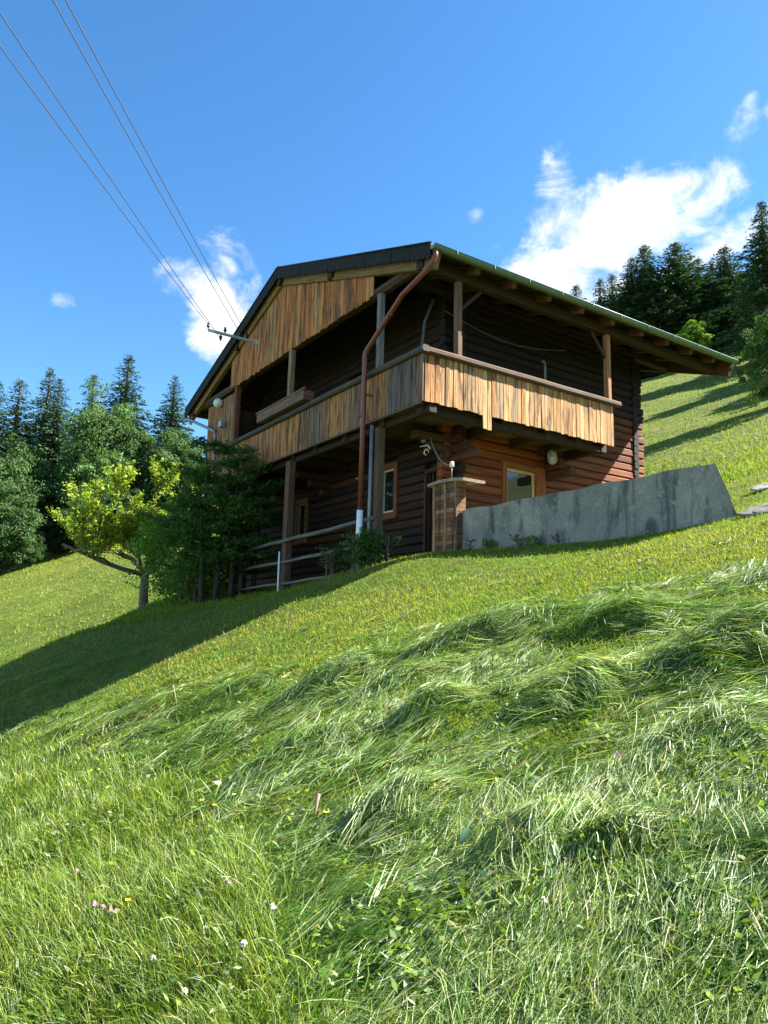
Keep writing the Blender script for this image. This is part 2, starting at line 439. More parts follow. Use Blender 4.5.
def pick_l(a):
    p = math.exp(-((a-.55)/.65)**2)*1.1+math.exp(-((a-3.9)/.55)**2)*.75+math.exp(-((a-2.2)/.4)**2)*.5+.12
    p = min(1, max(0, p*.95+random.uniform(-.22,.22))); c = rc((.46,.20,.055),(.48,.235,.075),(.40,.165,.048), j=.12); g = (.115,.10,.082)
    return tuple(c[i]*(1-p)+g[i]*p for i in range(3))
def zlo_r(a): return -.26 if 1.40 < a < 1.58 else 0.0
rl = boards('s', .02, 5.15, zlo_r, .89, pick_r, -.015, name='railing', label='sunlit tan plank railing on the long side')
rg = boards('t', -.03, 8.6, -.0, .89, pick_l, -.015, name='railing', label='orange and grey stained plank railing on the gable side')
part_beam('handrail', (-.06,-.04,.945),(5.30,-.04,.945), .17, .12, (.10,.06,.038), 'grey', .03, jit=.006, parent=rl)
part_beam('handrail', (-.04,-.14,.945),(-.04,8.6,.945), .17, .12, (.075,.062,.05), 'grey', .03, jit=.006, parent=rg)
part_beam('ledge', (-.03,0,-.03),(-.03,8.6,-.03), .05, .035, (.12,.08,.05), 'grey', .0, parent=rg)
# closed plank panel at the far end of the gable side
boards('t', 8.78, 10.75, -.35, 2.45, lambda a: rc(TAN, ORA, (.30,.15,.055), (.26,.22,.17)), .0, name='plank_panel', label='tall orange plank panel closing the far end of the balcony')
mb = MB(); mb.box((.04,10.72,-.3),(SW,10.76,2.6),(.1,.06,.03)); mb.build('side_panel', M['beam'], house)
# gable cladding
boards('t', 1.72, 9.12, lambda a: 2.63+random.uniform(-.02,.02), lambda a: zr(a)-.40, lambda a: rc((.50,.185,.042), (.44,.155,.036), (.46,.20,.058), (.50,.25,.09), (.34,.13,.04), j=.12), .0,
       wlo=.095, whi=.15, name='gable_cladding', label='orange brown vertical planks closing the gable triangle')
# posts
for (p0, p1, w, c, mt) in [((.07,1.46,-3.9),(.07,1.46,-.17),.16,(.10,.062,.04),'grey'),((.05,5.22,-3.75),(.05,5.22,-.17),.19,(.12,.065,.04),'grey'),
      ((.02,1.46,1.0),(.02,1.46,2.58),.13,(.18,.165,.15),'grey'),((.02,5.34,1.0),(.02,5.34,2.62),.14,(.24,.16,.095),'grey'),((.04,8.69,-.1),(.04,8.69,2.6),.15,(.15,.055,.03),'beam'),
      ((.79,.0,1.0),(.79,.0,2.50),.13,(.15,.085,.05),'beam'),((5.0,.0,1.0),(5.0,.0,2.50),.13,(.34,.17,.08),'beam'),((.08,10.7,-3.6),(.08,10.7,2.5),.16,(.12,.07,.04),'beam')]:
    part_beam('post', p0, p1, w, w, c, mt, .02, up=(1,0,0), jit=.005)
mb = MB(); mb.tube([(-.03,1.62,-3.2),(-.03,1.60,-.1)], .038, 10); mb.build('steel_prop', M['zinc'], house)
# braces
part_beam('brace', (.85,.0,1.95),(1.35,.0,2.45), .06, .07, (.05,.03,.02))
part_beam('brace', (4.95,.0,1.95),(4.5,.0,2.45), .06, .07, (.05,.03,.02))
# big tie beam over the loggia, top plates and purlins
part_beam('tie_beam', (.12,-.34,2.74),(.12,11.9,2.74), .22, .2, (.07,.045,.03), 'log', .06, jit=.01)
def purlin(t, s0, w=.2, h=.22, c=(.035,.021,.013)):  # purlin brown darkened to hold the shade under the eaves
    part_beam('purlin', (s0,t,zr(t)-.19-h/2),(8.9,t,zr(t)-.19-h/2), w, h, c, 'beam', .03)
for t, s0 in ((.0,-.12),(TL+.09,-.02),(3.35,-.14),(TR-.02,-.17),(8.6,-.14),(TW-BO-.9,-.02),(TW-BO,-.12)): purlin(t, s0)
# roof: covering, sheathing, rafters
def slab(t0, t1, d0, d1, s0, s1, mat, name, parent, c=(1,1,1), boards_=False):
    mb = MB()
    if not boards_:
        V = [(s0,t0,zr(t0)-d0),(s1,t0,zr(t0)-d0),(s1,t1,zr(t1)-d0),(s0,t1,zr(t1)-d0),(s0,t0,zr(t0)-d1),(s1,t0,zr(t0)-d1),(s1,t1,zr(t1)-d1),(s0,t1,zr(t1)-d1)]
        F = [(0,1,2,3),(7,6,5,4),(0,4,5,1),(1,5,6,2),(2,6,7,3),(3,7,4,0)]
        if t1 < t0: F = [f[::-1] for f in F]
        mb.poly(V, F, c)
    else:
        n = int(abs(t1-t0)/.17); dt = (t1-t0)/n
        for i in range(n):
            ta = t0+dt*(i+.5); mb.beam((s0,ta,zr(ta)-(d0+d1)/2),(s1,ta,zr(ta)-(d0+d1)/2), abs(dt)*1.05-.004, d1-d0, rc((.06,.03,.015),(.045,.024,.013),(.08,.04,.018),(.036,.021,.012)), up=(0,-RS*(1 if ta<TR else -1),1))  # soffit boards: roof underside shade painted into the wood colours
    return mb.build(name, M[mat], parent)
roof = slab(-BO, TR, 0, .03, S0, S1, 'roof', 'roof', house)
for i in range(24):    # standing seams on the camera-side slope
    pass
r2 = slab(TR, TW, 0, .03, S0, S1, 'roof', 'roof_slope', roof)
slab(-BO+.02, TR, .034, .062, S0+.04, S1-.04, 'beam', 'sheathing', roof, boards_=True)
slab(TW-.02, TR, .034, .062, S0+.04, S1-.04, 'beam', 'sheathing', roof, boards_=True)
mb = MB(); mb.tube([(S0,TR,zr(TR)+.01),(S1,TR,zr(TR)+.01)], .07, 10); mb.build('ridge_cap', M['roof'], roof)
for (ta, tb) in ((-BO+.03, TR), (TW-.03, TR)):
    for s in (-.03,.93,1.86,2.81,3.77,4.74,5.7,6.6,7.5,8.4,9.1):
        lo = .18 if s in (-.03,9.1) else .12
        dd = .062+lo if s not in (-.03,9.1) else .24
        hgt = .16 if s not in (-.03,9.1) else .34
        dd = .066+hgt/2
        c = rc((.21,.135,.05)) if s == -.03 else rc((.10,.05,.022))
        part_beam('rafter', (s,ta,zr(ta)-dd),(s,tb,zr(tb)-dd), .12, hgt, c, 'beam', .01, up=(0,-RS*(1 if ta<TR else -1),1), parent=roof,
                  label='pale olive brown rafter along the front verge' if s == -.03 else None)
        if s not in (-.03,9.1) and ta < TR:   # light end grain faces
            pass
# dark scalloped verge cladding
for (ta, tb, sx) in ((-BO, TR, S0-.012), (TW, TR, S0-.012), (-BO, TR, S1+.012), (TW, TR, S1+.012)):
    mb = MB(); n = int(abs(tb-ta)/.155); dt = (tb-ta)/n
    for i in range(n):
        t = ta+dt*(i+.5); zt = zr(t); hh = .27+random.uniform(-.012,.012); wd = abs(dt)*.5
        a, b = sx-random.uniform(0,.01), sx+.016
        pr = [(t-wd,zr(t-wd)+.012),(t-wd,zr(t-wd)-hh+.035),(t-wd*.5,zr(t-wd*.5)-hh-.0),(t+wd*.5,zr(t+wd*.5)-hh-.0),(t+wd,zr(t+wd)-hh+.035),(t+wd,zr(t+wd)+.012)]
        V = [(a,y,z) for y,z in pr]+[(b,y,z) for y,z in pr]; m_ = 6
        F = [tuple(range(m_-1,-1,-1)), tuple(range(m_,2*m_))]+[(k,(k+1)%m_,(k+1)%m_+m_,k+m_) for k in range(m_)]
        mb.poly(V, F, rc((1,1,1),(.6,.6,.6)))
    mb.tube([(sx,ta,zr(ta)+.03),(sx,tb,zr(tb)+.03)], .028, 8)
    mb.build('verge_cladding', M['roof'], roof)
# gutters: open half-round troughs with brackets
def gutter(t, s0, s1, z, name='gutter'):
    mb = MB(); n = 10; r = .075
    V=[];F=[]; ss = np.linspace(s0, s1, 12)
    for s in ss:
        for k in range(n+1):
            a = math.pi*(1+k/n); V.append((s,t+math.cos(a)*r,z+math.sin(a)*r))
    for i in range(len(ss)-1):
        for k in range(n): F.append((i*(n+1)+k,i*(n+1)+k+1,(i+1)*(n+1)+k+1,(i+1)*(n+1)+k))
    mb.poly(V,F,(1,1,1),True)
    mb.tube([(s0,t-r,z),(s1,t-r,z)], .012, 6); mb.tube([(s0,t+r,z),(s1,t+r,z)], .008, 6)
    for e in (s0, s1): mb.poly([(e,t+math.cos(math.pi*(1+k/n))*r,z+math.sin(math.pi*(1+k/n))*r) for k in range(n+1)],[tuple(range(n+1))])
    for s in np.arange(s0+.5, s1, .9): mb.beam((s,t-r-.006,z+.01),(s,t-r-.006,z-.06), .03,.01); 
    for s in (s0+3.1, s0+6.2):
        mb.poly([(s+dx,t+math.cos(math.pi*(1+k/n))*(r+.006),z+math.sin(math.pi*(1+k/n))*(r+.006)) for dx in (0,.05) for k in range(n+1)],[(k,k+1,n+2+k,n+1+k) for k in range(n)])
    return mb.build(name, M['steelgreen'], house)
gutter(-BO-.075, S0-.02, S1+.02, ZE-.045)
gutter(TW+.075, S0-.02, S1+.02, ZE-.045)
mb = MB(); mb.beam((S0,-BO-.004,ZE-.05),(S1,-BO-.004,ZE-.05), .02, .10); mb.build('eaves_fascia', M['steelgreen'], house)
# red brown downpipe with a white foot
mb = MB()
mb.tube([(S0+.06,-BO-.07,ZE-.10),(S0+.06,-BO-.05,ZE-.24),(S0+.02,-BO+.06,ZE-.38),(S0+.015,-BO+.10,ZE-.42),(-.215,.4,2.10),(-.235,1.50,1.40),(-.24,1.55,1.365),(-.24,1.59,1.32),(-.24,1.605,1.26),(-.22,1.63,.2),(-.17,1.73,-1.80)], .05, 12)
for z in (1.30,.05,-1.2): mb.tube([(-.22-.0*z,1.665-.055*z,z),(-.22,1.662-.055*z,z+.05)], .058, 12)
mb.tube([(-.220,.75,1.877),(-.221,.80,1.845)], .058, 12)
mb.beam((-.2,1.62,.5),(-.02,1.62,.5),.03,.03)
dp = mb.build('downpipe', M['pipe'], house); dp["label"] = "long red brown downpipe running from the near roof corner"
mb = MB(); mb.tube([(-.17,1.73,-1.78),(-.15,1.78,-2.62)], .062, 12); mb.tube([(-.15,1.78,-2.62),(-.15,1.78,-3.4)], .055, 12); o = mb.build('pipe_foot', M['white'], dp)
# left downpipe, zinc
mb = MB(); mb.tube([(S0+.05,TW+.07,ZE-.11),(S0+.05,TW-.0,ZE-.24),(-.12,9.90,1.56),(-.12,9.80,1.38),(-.1,9.80,-3.4)], .045, 10)
o = mb.build('downpipe', M['zinc'], house); o["label"] = "pale zinc downpipe at the far gable end"
# ---------------------------------------------------------------- things on and around the house
def thing(name, s, t, z, label, cat, group=None): return empty(name, hw(s,t,z), RZ, label=label, cat=cat, group=group)
# wire bracket with insulators on the verge
B0 = (-.25,7.55,3.60)
br = thing('wire_bracket', *B0, "grey steel bracket with dark insulators sticking out from the gable verge", "bracket")
b1, b2 = (.02,7.50,3.51), (-1.2,7.94,3.71)
mb = MB(); mb.beam(b1, b2, .06, .06, (1,1,1)); mb.beam((-.02,7.3,3.45),(-.02,7.7,3.6),.03,.12); mb.build('arm', M['metal'], br, B0)
ins = []
for q, dn in ((1.0, 0), (.66, 0), (.74, 1), (.36, 0), (.22, 0)):
    p = [b1[i]+(b2[i]-b1[i])*q for i in range(3)]; sg = -1 if dn else 1
    mb = MB(); mb.tube([(p[0],p[1],p[2]+sg*.02),(p[0],p[1],p[2]+sg*.07),(p[0],p[1],p[2]+sg*.08),(p[0],p[1],p[2]+sg*.13),(p[0],p[1],p[2]+sg*.14),(p[0],p[1],p[2]+sg*.20)], [.015,.018,.04,.045,.03,.025], 10)
    mb.build('insulator', M['dark'], br, B0); ins.append((p[0],p[1],p[2]+sg*.15))
# power lines running from the bracket over the camera
W = [hw(*i) for i in ins]
ends = [(-5.25,7.8,7.50),(-5.02,7.8,7.62),(-4.30,7.8,7.72),(-4.15,7.8,7.74)]
lab = ["leftmost of the four thin overhead wires rising to the top left corner","second from the left of the four overhead wires in the sky",
       "third from the left of the four overhead wires in the sky","rightmost of the four thin overhead wires crossing the blue sky"]
for i, (a, e) in enumerate(zip([W[0],W[2],W[3],W[4]], ends)):
    a = Vector(a); e = Vector(e); d = e-a; far = a+d*3.0; mb = MB(); pts = []
    for k in range(41):
        q = k/40; p = a+(far-a)*q; sag = -.55*(4*q*(1-q))*.8+ (.55*.8*4*(1/3)*(2/3))*q*3 if q < 1/3 else -.55*(4*q*(1-q))*.8+.55*.8*4*(2/9)
        p = p+Vector((0,0,sag)); pts.append(p-a)
    mb.tube(pts, .008, 5); o = mb.build('power_line', M['wire']); o.location = a
    tag(o, lab[i], "wire", "overhead wires")
# wooden planter box on the gable handrail
P0 = (-.17,4.1,1.0)
pl = thing('planter_box', *P0, "long brown wooden planter box resting on the gable side handrail", "planter")
mb = MB()
mb.beam((-.27,4.1,1.13),(-.27,6.55,1.13),.03,.22,(.17,.10,.065)); mb.beam((-.03,4.1,1.13),(-.03,6.55,1.13),.03,.22,(.15,.09,.06))
mb.build('side_board', M['grey'], pl, P0)
for te in (4.07,6.55):
    mb = MB(); mb.box((-.28,te,1.02),(-.02,te+.03,1.24),(.16,.07,.045)); mb.build('end_board', M['grey'], pl, P0)
mb = MB(); mb.box((-.255,4.1,1.01),(-.045,6.55,1.035),(.1,.07,.05)); mb.build('base', M['grey'], pl, P0)
mb = MB(); mb.beam((-.28,4.0,1.26),(-.28,6.6,1.26),.05,.03,(.2,.12,.08)); mb.build('rim', M['grey'], pl, P0)
# opal globe lamp on the far panel, grey wall box under it
L0 = (-.05,9.68,2.30)
lp = thing('globe_lamp', *L0, "round white globe lamp high on the far end of the gable", "lamp")
mb = MB(); mb.sphere((-.14,9.68,2.34), .14, n=16); mb.build('globe', M['globe'], lp, L0)
mb = MB(); mb.tube([(0,9.68,2.34),(-.05,9.68,2.34)], .07, 12); mb.build('base', M['metal'], lp, L0)
L0 = (-.03,9.3,1.25)
lp = thing('wall_floodlight', *L0, "small grey floodlight on the orange plank panel below the globe lamp", "lamp")
mb = MB(); mb.box((-.20,9.2,1.55),(-.08,9.42,1.72),(1,1,1)); mb.build('lamp_head', M['metal'], lp, L0)
mb = MB(); mb.tube([(-.01,9.3,1.3),(-.08,9.3,1.3),(-.1,9.3,1.55)], .018, 8); mb.build('arm', M['metal'], lp, L0)
# lantern and cable at the near corner
L0 = (1.0,1.3,-.12)
lt = thing('lantern', *L0, "small dark lantern hanging under the balcony near the house corner", "lantern")
mb = MB(); mb.tube([(1.0,1.3,-.10),(1.0,1.3,-.16)], [.02,.06], 8); mb.build('cap', M['dark'], lt, L0)
mb = MB(); mb.tube([(1.0,1.3,-.16),(1.0,1.3,-.34)], [.07,.045], 6); mb.build('glass', M['zinc'], lt, L0)
mb = MB(); mb.tube([(1.0,1.3,-.13),(1.0,1.3,.0)], .006, 6); mb.build('hook', M['dark'], lt, L0)
cb = MB(); pts = []
for k in range(15):
    q = k/14; pts.append((.98+(-.22)*q, 1.05+(-.95)*q, -.28-.75*math.sin(q*math.pi*.5)**.8+.0))
cb.tube(pts, .012, 6); o = cb.build('cable', M['zinc'], None, (.98,1.05,-.28), hw(.98,1.05,-.28)); tag(o, "pale looping cable hanging beside the small lantern at the corner", "cable")
I0 = (.76,.10,-1.04)
ii = thing('cable_insulator', *I0, "small white insulator at the lower end of the looping cable", "insulator")
mb = MB(); mb.tube([(.76,.10,-1.07),(.76,.10,-.98)], [.045,.035], 8); mb.build('knob', M['white'], ii, I0)
mb = MB(); mb.tube([(.76,.10,-1.30),(.76,.10,-1.05)], .008, 6); mb.build('pin', M['metal'], ii, I0)
I0 = (1.0,1.25,-.50)
ii = thing('cable_hook', *I0, "white coiled hook below the small lantern on the dark wall", "hook")
mb = MB(); mb.tube([(1.0+.05*math.cos(a),1.2-.05*math.sin(a)*.5,-.55+.05*math.sin(a)) for a in np.linspace(0,5.2,14)], .010, 6); mb.build('coil', M['white'], ii, I0)
mb = MB(); mb.tube([(1.0,1.4,-.40),(1.0,1.15,-.42),(1.02,1.1,-.50)], .012, 6); mb.build('stem', M['white'], ii, I0)
# white lamp housing under the long balcony
L0 = (4.15,.86,-.15)
lp = thing('outdoor_lamp', *L0, "white lamp housing under the balcony to the right of the long side window", "lamp")
mb = MB(); mb.tube([(4.15,.85,-.08),(4.13,.83,-.16),(4.10,.78,-.34),(4.09,.76,-.40)], [.06,.11,.10,.05], 10); mb.build('housing', M['lampgrey'], lp, L0)
mb = MB(); mb.beam((4.15,TL,-.12),(4.15,.86,-.12),.05,.05); mb.build('arm', M['dark'], lp, L0)
# green pipe hook behind the handrail
o = MB(); o.tube([(4.02,.9,.13),(4.02,.9,1.80),(4.00,.88,1.86),(3.86,.8,1.87)], .028, 8, (1,1,1)); o = o.build('standpipe', M['steelgreen'], None, (4.02,.9,.13), hw(4.02,.9,.13))
tag(o, "thin green hooked pipe standing behind the long balcony railing", "pipe")
# slack hose hung under the roof at the near corner
mb = MB(); mb.tube([(.9,.9,2.5),(.72,.95,2.0),(.7,1.0,1.5),(.8,.9,1.15),(1.0,.8,1.0)], .028, 8); o = mb.build('hose', M['cablegrey'], None, (.9,.9,1.0), hw(.9,.9,1.0))
tag(o, "grey curved hose hanging behind the near corner of the balcony", "hose")
mb = MB(); mb.tube([(1.2+.5*k, .9, 2.35-.16*math.sin(math.pi*k/7)*1.6) for k in range(8)], .011, 6); o = mb.build('cable', M['cablegrey'], None, (1.2,.9,2.3), hw(1.2,.9,2.3))
tag(o, "thin slack cable strung under the eave above the long balcony", "cable")
# pole fence between the posts
F0 = (.0,5.4,-3.3)
fn = thing('pole_fence', *F0, "grey round pole railing between the posts under the gable balcony", "fence")
for (a, b, r) in (((-.06,7.6,-2.12),(-.06,1.45,-1.96),.045),((-.06,7.6,-2.60),(-.06,2.1,-2.47),.04),((-.06,7.9,-3.10),(-.08,2.6,-2.98),.032)):
    mb = MB(); n = 9; mb.tube([tuple(a[i]+(b[i]-a[i])*k/(n-1)+(random.uniform(-.012,.012) if i else 0) for i in range(3)) for k in range(n)], [r*random.uniform(.88,1.08) for _ in range(n)], 8, (.13,.13,.12)); mb.build('rail', M['grey'], fn, F0)
for t in (7.7,): 
    mb = MB(); mb.tube([(.0,t,-3.7),(.0,t,-1.98)], .05, 8, (.16,.13,.1)); mb.build('post', M['grey'], fn, F0)
o = MB(); o.tube([(-.16,5.16,-3.45),(-.13,5.24,-2.30)], [.024,.02], 8); o = o.build('white_stake', M['white'], None, (-.16,5.16,-3.4), hw(-.16,5.16,-3.4))
tag(o, "thin white stake leaning at the foot of the far lower post", "stake")
for k,(t,zz,ln) in enumerate(((4.4,-3.03,1.5),(6.1,-2.92,1.2),(3.5,-3.1,1.1))):
    o = MB(); o.beam((.55+.1*k,t,zz-.05),(.7,t+ln,zz), .16,.03, (.17,.18,.17), bev=.004); o = o.build('loose_plank', M['grey'], None, (.55,t,zz-.1), hw(.55,t,zz-.1))
    tag(o, ["grey loose plank lying behind the fence at the white stake","grey loose plank at the far end under the balcony","grey loose plank lying nearest the white pipe foot"][k], "plank", "loose planks under the balcony")
o = MB(); o.beam((-.02,5.02,-3.42),(-.02,5.42,-3.42),.3,.16,(.5,.5,.45),bev=.03); o = o.build('foundation_stone', M['concrete'], None, (-.02,5.22,-3.5), hw(-.02,5.22,-3.5))
tag(o, "pale block of stone under the far lower post", "stone")
# wooden clad end pillar with a cap board
X0 = (.9,.2,-2.7)
pi = thing('plank_pillar', *X0, "narrow lath clad wooden pillar with a cap board at the left end of the concrete wall", "pillar")
mb = MB(); z = -2.85
while z < -1.36:
    h = random.uniform(.075,.11); mb.beam((.80,.0,z+h/2),(.80,.62,z+h/2),.03,h-.008, rc((.24,.11,.05),(.17,.08,.04),(.30,.16,.08),(.12,.07,.05)))
    mb.beam((.80,.0,z+h/2),(1.0,.0,z+h/2),.03,h-.008, rc((.24,.11,.05),(.17,.08,.04))); z += h
mb.build('cladding', M['board'], pi, X0)
for t, w in ((.62,.06),(.30,.055),(.0,.06)):
    mb = MB(); mb.beam((.772,t,-2.9),(.772,t,-1.34),w,.03,rc((.38,.22,.11)),up=(1,0,0)); mb.build('batten', M['board'], pi, X0)
for tt in (.6,.03):
    mb = MB(); mb.beam((.98,tt,-2.9),(.98,tt,-1.38),.06,.06,(.2,.12,.07)); mb.build('rear_post', M['board'], pi, X0)
mb = MB()
n = 8
for k in range(n):
    ta, tb = .78-1.05*k/n, .78-1.05*(k+1)/n
    za, zb = [-1.33+.035*math.sin(math.pi*q/n)-.03*q/n for q in (k, k+1)]
    mb.beam((.98,ta,za),(.98,tb,zb),.52,.055,(.33,.25,.17))
mb.build('cap_board', M['grey'], pi, X0)
# concrete retaining wall, top level, ragged slanted end
C0 = (1.0,-2.5,-2.7); mb = MB(); rg_ = random.Random(3)
V=[]; F=[]; n = 50; rows = 9
def cw(q, r, back):
    t = -.03-(4.97-.40*back)*q
    top = -1.885+.008*math.sin(q*23)+rg_.uniform(-.005,.005)+.008*math.sin(q*31); zb_ = -3.1
    z = zb_+(top-zb_)*r
    ext = (1-r)*.42*max(0,(q-.9)/.1) if r > .3 else .30*max(0,(q-.9)/.1)
    s = (.90+.24*back)+ (rg_.uniform(-.006,.006))
    return (s, t-ext+(rg_.uniform(-.02,.02) if q > .99 else 0), z)
for back in (0,1):
    for i in range(n+1):
        for j in range(rows+1): V.append(cw(i/n, j/rows, back))
A_ = (n+1)*(rows+1); ix = lambda b,i,j: b*A_+i*(rows+1)+j
for i in range(n):
    for j in range(rows):
        F.append((ix(0,i,j),ix(0,i,j+1),ix(0,i+1,j+1),ix(0,i+1,j))); F.append((ix(1,i,j),ix(1,i+1,j),ix(1,i+1,j+1),ix(1,i,j+1)))
    F.append((ix(0,i,rows),ix(1,i,rows),ix(1,i+1,rows),ix(0,i+1,rows)))
for j in range(rows):
    F.append((ix(0,0,j),ix(1,0,j),ix(1,0,j+1),ix(0,0,j+1))); F.append((ix(0,n,j),ix(0,n,j+1),ix(1,n,j+1),ix(1,n,j)))
mb.poly(V,F,(1,1,1)); o = mb.build('concrete_wall', M['concrete'], None, C0, hw(*C0)); tag(o, "low grey stained concrete retaining wall on the slope beside the house", "wall")
# ---------------------------------------------------------------- ground sheet
def mound(x, y):
    x = np.asarray(x, float); y = np.asarray(y, float)
    h = np.zeros_like(x)
    for (mx, my, ra, rb, hh, an) in MOUNDS:
        hh = hh*1.3 if my > 4.4 else hh*1.1
        c, s_ = math.cos(an), math.sin(an); dx, dy = x-mx, y-my
        wob = 1+.35*(vnoise(x*3.1+mx*9, y*3.1, 11)-.5)
        a = (dx*c+dy*s_)/ra; b = (-dx*s_+dy*c)/rb
        h = np.maximum(h, hh*np.exp(-(a*a+b*b)*1.3*wob))
    return h
MOUNDS = [(.95,6.05,.85,.26,.17,-.1),(1.75,5.45,.55,.26,.15,-.35),(2.15,4.45,.65,.26,.17,.05),(2.9,4.7,.6,.3,.15,.1),(1.15,4.5,.45,.2,.12,.2),(-.35,6.15,.5,.24,.16,.2),
 (.15,5.6,.4,.18,.08,.3),(-2.5,8.3,1.0,.32,.14,.15),(-1.6,7.4,.8,.28,.12,.1),(.60,3.15,.26,.14,.11,.3),(.92,2.98,.2,.12,.08,-.2),(.12,3.75,.25,.17,.12,.2),(.34,4.85,.25,.15,.12,.2),
 (-.5,4.9,.5,.2,.08,.4),(-7,14.0,1.4,.45,.24,.25),(-5.6,13.4,1.1,.4,.18,.3),(-3.6,9.6,1.1,.35,.14,.2),(-4.9,11.0,.9,.3,.14,.3),(1.5,3.6,.4,.18,.09,.3),(-1.3,6.0,.5,.2,.08,.3),(3.6,5.9,.7,.25,.1,.2),(1.6,2.6,.3,.2,.08,0)]
def surf(x, y): return terrain(x, y)+mound(x, y)*.75
def axis(lo, hi, c, fine, n):
    k = np.linspace(-1, 1, n); a = 5.8
    f = np.sinh(a*k)/np.sinh(a); out = np.where(f < 0, c+(-f)*(lo-c), c+f*(hi-c)); return out
gx = axis(-420, 420, 0, 0, 440); gy = axis(-200, 620, 6.5, 0, 440)
GX, GY = np.meshgrid(gx, gy, indexing='ij')
GZ = surf(GX.ravel(), GY.ravel())
V = np.stack([GX.ravel(), GY.ravel(), GZ], 1)
ii, jj = np.meshgrid(np.arange(439), np.arange(439), indexing='ij'); b0 = (ii*440+jj).ravel()
F = np.stack([b0, b0+440, b0+441, b0+1], 1)
g = mesh_np('ground', V, F, M['ground'], smooth=True); tag(g, "sloping green alpine meadow rising from lower left to upper right", "ground", kind='structure')
# ---------------------------------------------------------------- grass blades
def blades(P, th, L, w, e0, e1, col, segs=4, curl=None, tipcol=None, follow=False):
    n = len(P); V = np.zeros((n, segs+1, 2, 3), np.float32); C = np.zeros((n, segs+1, 2, 3), np.float32)
    p = P.copy(); off = np.zeros(n)
    if follow: base = surf(P[:,0], P[:,1]); off = P[:,2]-base
    cx = curl if curl is not None else np.zeros(n)
    for i in range(segs+1):
        q = i/segs; a = th+cx*q; e = e0+(e1-e0)*q
        sd = np.stack([-np.sin(a), np.cos(a), np.zeros(n)], 1)
        # roll the blade a bit so it is not always flat to the sky
        up = np.stack([-np.cos(a)*np.sin(e), -np.sin(a)*np.sin(e), np.cos(e)], 1)
        sd = sd*np.cos(roll_[:n,None])+up*np.sin(roll_[:n,None])
        ww = (w*(1-.92*q**1.6))[:,None]*.5
        V[:,i,0] = p-sd*ww; V[:,i,1] = p+sd*ww
        cc = col if tipcol is None else col*(1-q)+tipcol*q
        C[:,i,0] = cc; C[:,i,1] = cc
        st = (L/segs)[:,None]
        p = p+np.stack([np.cos(a)*np.cos(e), np.sin(a)*np.cos(e), np.sin(e)], 1)*st
        if follow and i < segs:
            off = np.maximum(off+(L/segs)*np.sin(e), .004); p[:,2] = surf(p[:,0], p[:,1])+off
    V = V.reshape(-1, 3); C = C.reshape(-1, 3)
    k = np.arange(n)[:,None]*(segs+1)*2+np.arange(segs)[None,:]*2
    F = np.stack([k, k+1, k+3, k+2], -1).reshape(-1, 4)
    return V, F, C
roll_ = rng.uniform(-1.2, 1.2, 400000)
def scatter(n, x0, x1, y0, y1, f):
    """density falls with the square of the distance; f(x,y) gives the keep probability"""
    out = []
    tot = 0
    while tot < n:
        m = n*2
        yy = 1/(1/y0-rng.random(m)*(1/y0-1/y1)); xr = rng.uniform(x0, x1, m)*yy
        k = rng.random(m) < f(xr, yy); P = np.stack([xr[k], yy[k]], 1); out.append(P); tot += len(P)
        if k.sum() < 10: break
    return np.concatenate(out)[:n]
def mixcols(n, cols, probs, j=.18):
    c = np.array(cols)[rng.choice(len(cols), n, p=np.array(probs)/sum(probs))]
    return c*rng.uniform(1-j, 1+j, (n,1))*rng.uniform(.93, 1.07, (n,3))
def sstep(a, b, x): t = np.clip((x-a)/(b-a), 0, 1); return t*t*(3-2*t)
# zones: edge of the uncut strip at the lower left, edge of the raked short lawn by the house
def uncut(x, y):   # 1 in the standing grass
    xe = -.30-.40*(y-2.6)-.11*np.maximum(y-4.5, 0)**1.4+.30*(fbm(x*1.3, y*1.3, 21)-.5)
    return sstep(.30, -.22, x-xe)
def lawnz(x, y):   # 1 in the raked short lawn
    ye = 6.75-.25*x+1.2*np.maximum(-x-1.0, 0)*.55+1.1*(fbm(x*.7, y*.7, 31)-.5)
    return sstep(-.5, .5, y-ye)
def not_in_house(x, y):
    s = (x-HA[0])*UX+(y-HA[1])*UY; t = (x-HA[0])*VX+(y-HA[1])*VY
    return ~((s > 1.5) & (t > 1.1) & (s < 8) & (t < 12)) & ~((s > .86) & (s < 1.2) & (t < .7) & (t > -5.2))
DG=(.045,.095,.009); MG=(.095,.165,.014); LG=(.165,.240,.028); YG=(.245,.275,.030); SIL=(.40,.48,.25); STR=(.48,.45,.22); BR=(.17,.12,.05)
# (1) long mown grass lying in combed swaths: locks of parallel blades plus loose ones
def hayd(x, y):
    g = sstep(.42, .53, fbm(x*1.5+5, y*2.4, 33, 4)+1.6*mound(x,y))
    return (1-uncut(x,y))*(1-.93*lawnz(x,y)*(mound(x,y)<.03))*(.14+.86*g)
def flow(x, y):
    return math.radians(20)+(fbm(x*.9+20, y*.9, 41, 3)-.5)*2.2+(fbm(x*3.3, y*3.3, 42, 2)-.5)*2.0
nl = 12500; C2 = scatter(nl, -.62, .66, 1.7, 12, hayd); nl = len(C2); nb = 21
lx, ly = C2[:,0], C2[:,1]; lth = flow(lx, ly)+rng.normal(0,.35,nl)+np.where(rng.random(nl)<.3, math.pi, 0)+np.where(rng.random(nl)<.08, rng.uniform(-2,2,nl), 0)
lL = rng.uniform(.06,.22,nl); lw = rng.uniform(.015,.05,nl); lcurl = rng.normal(0,.7,nl); lz = rng.random(nl)**1.6; le0 = rng.normal(.07,.15,nl); le1 = rng.normal(-.12,.18,nl)
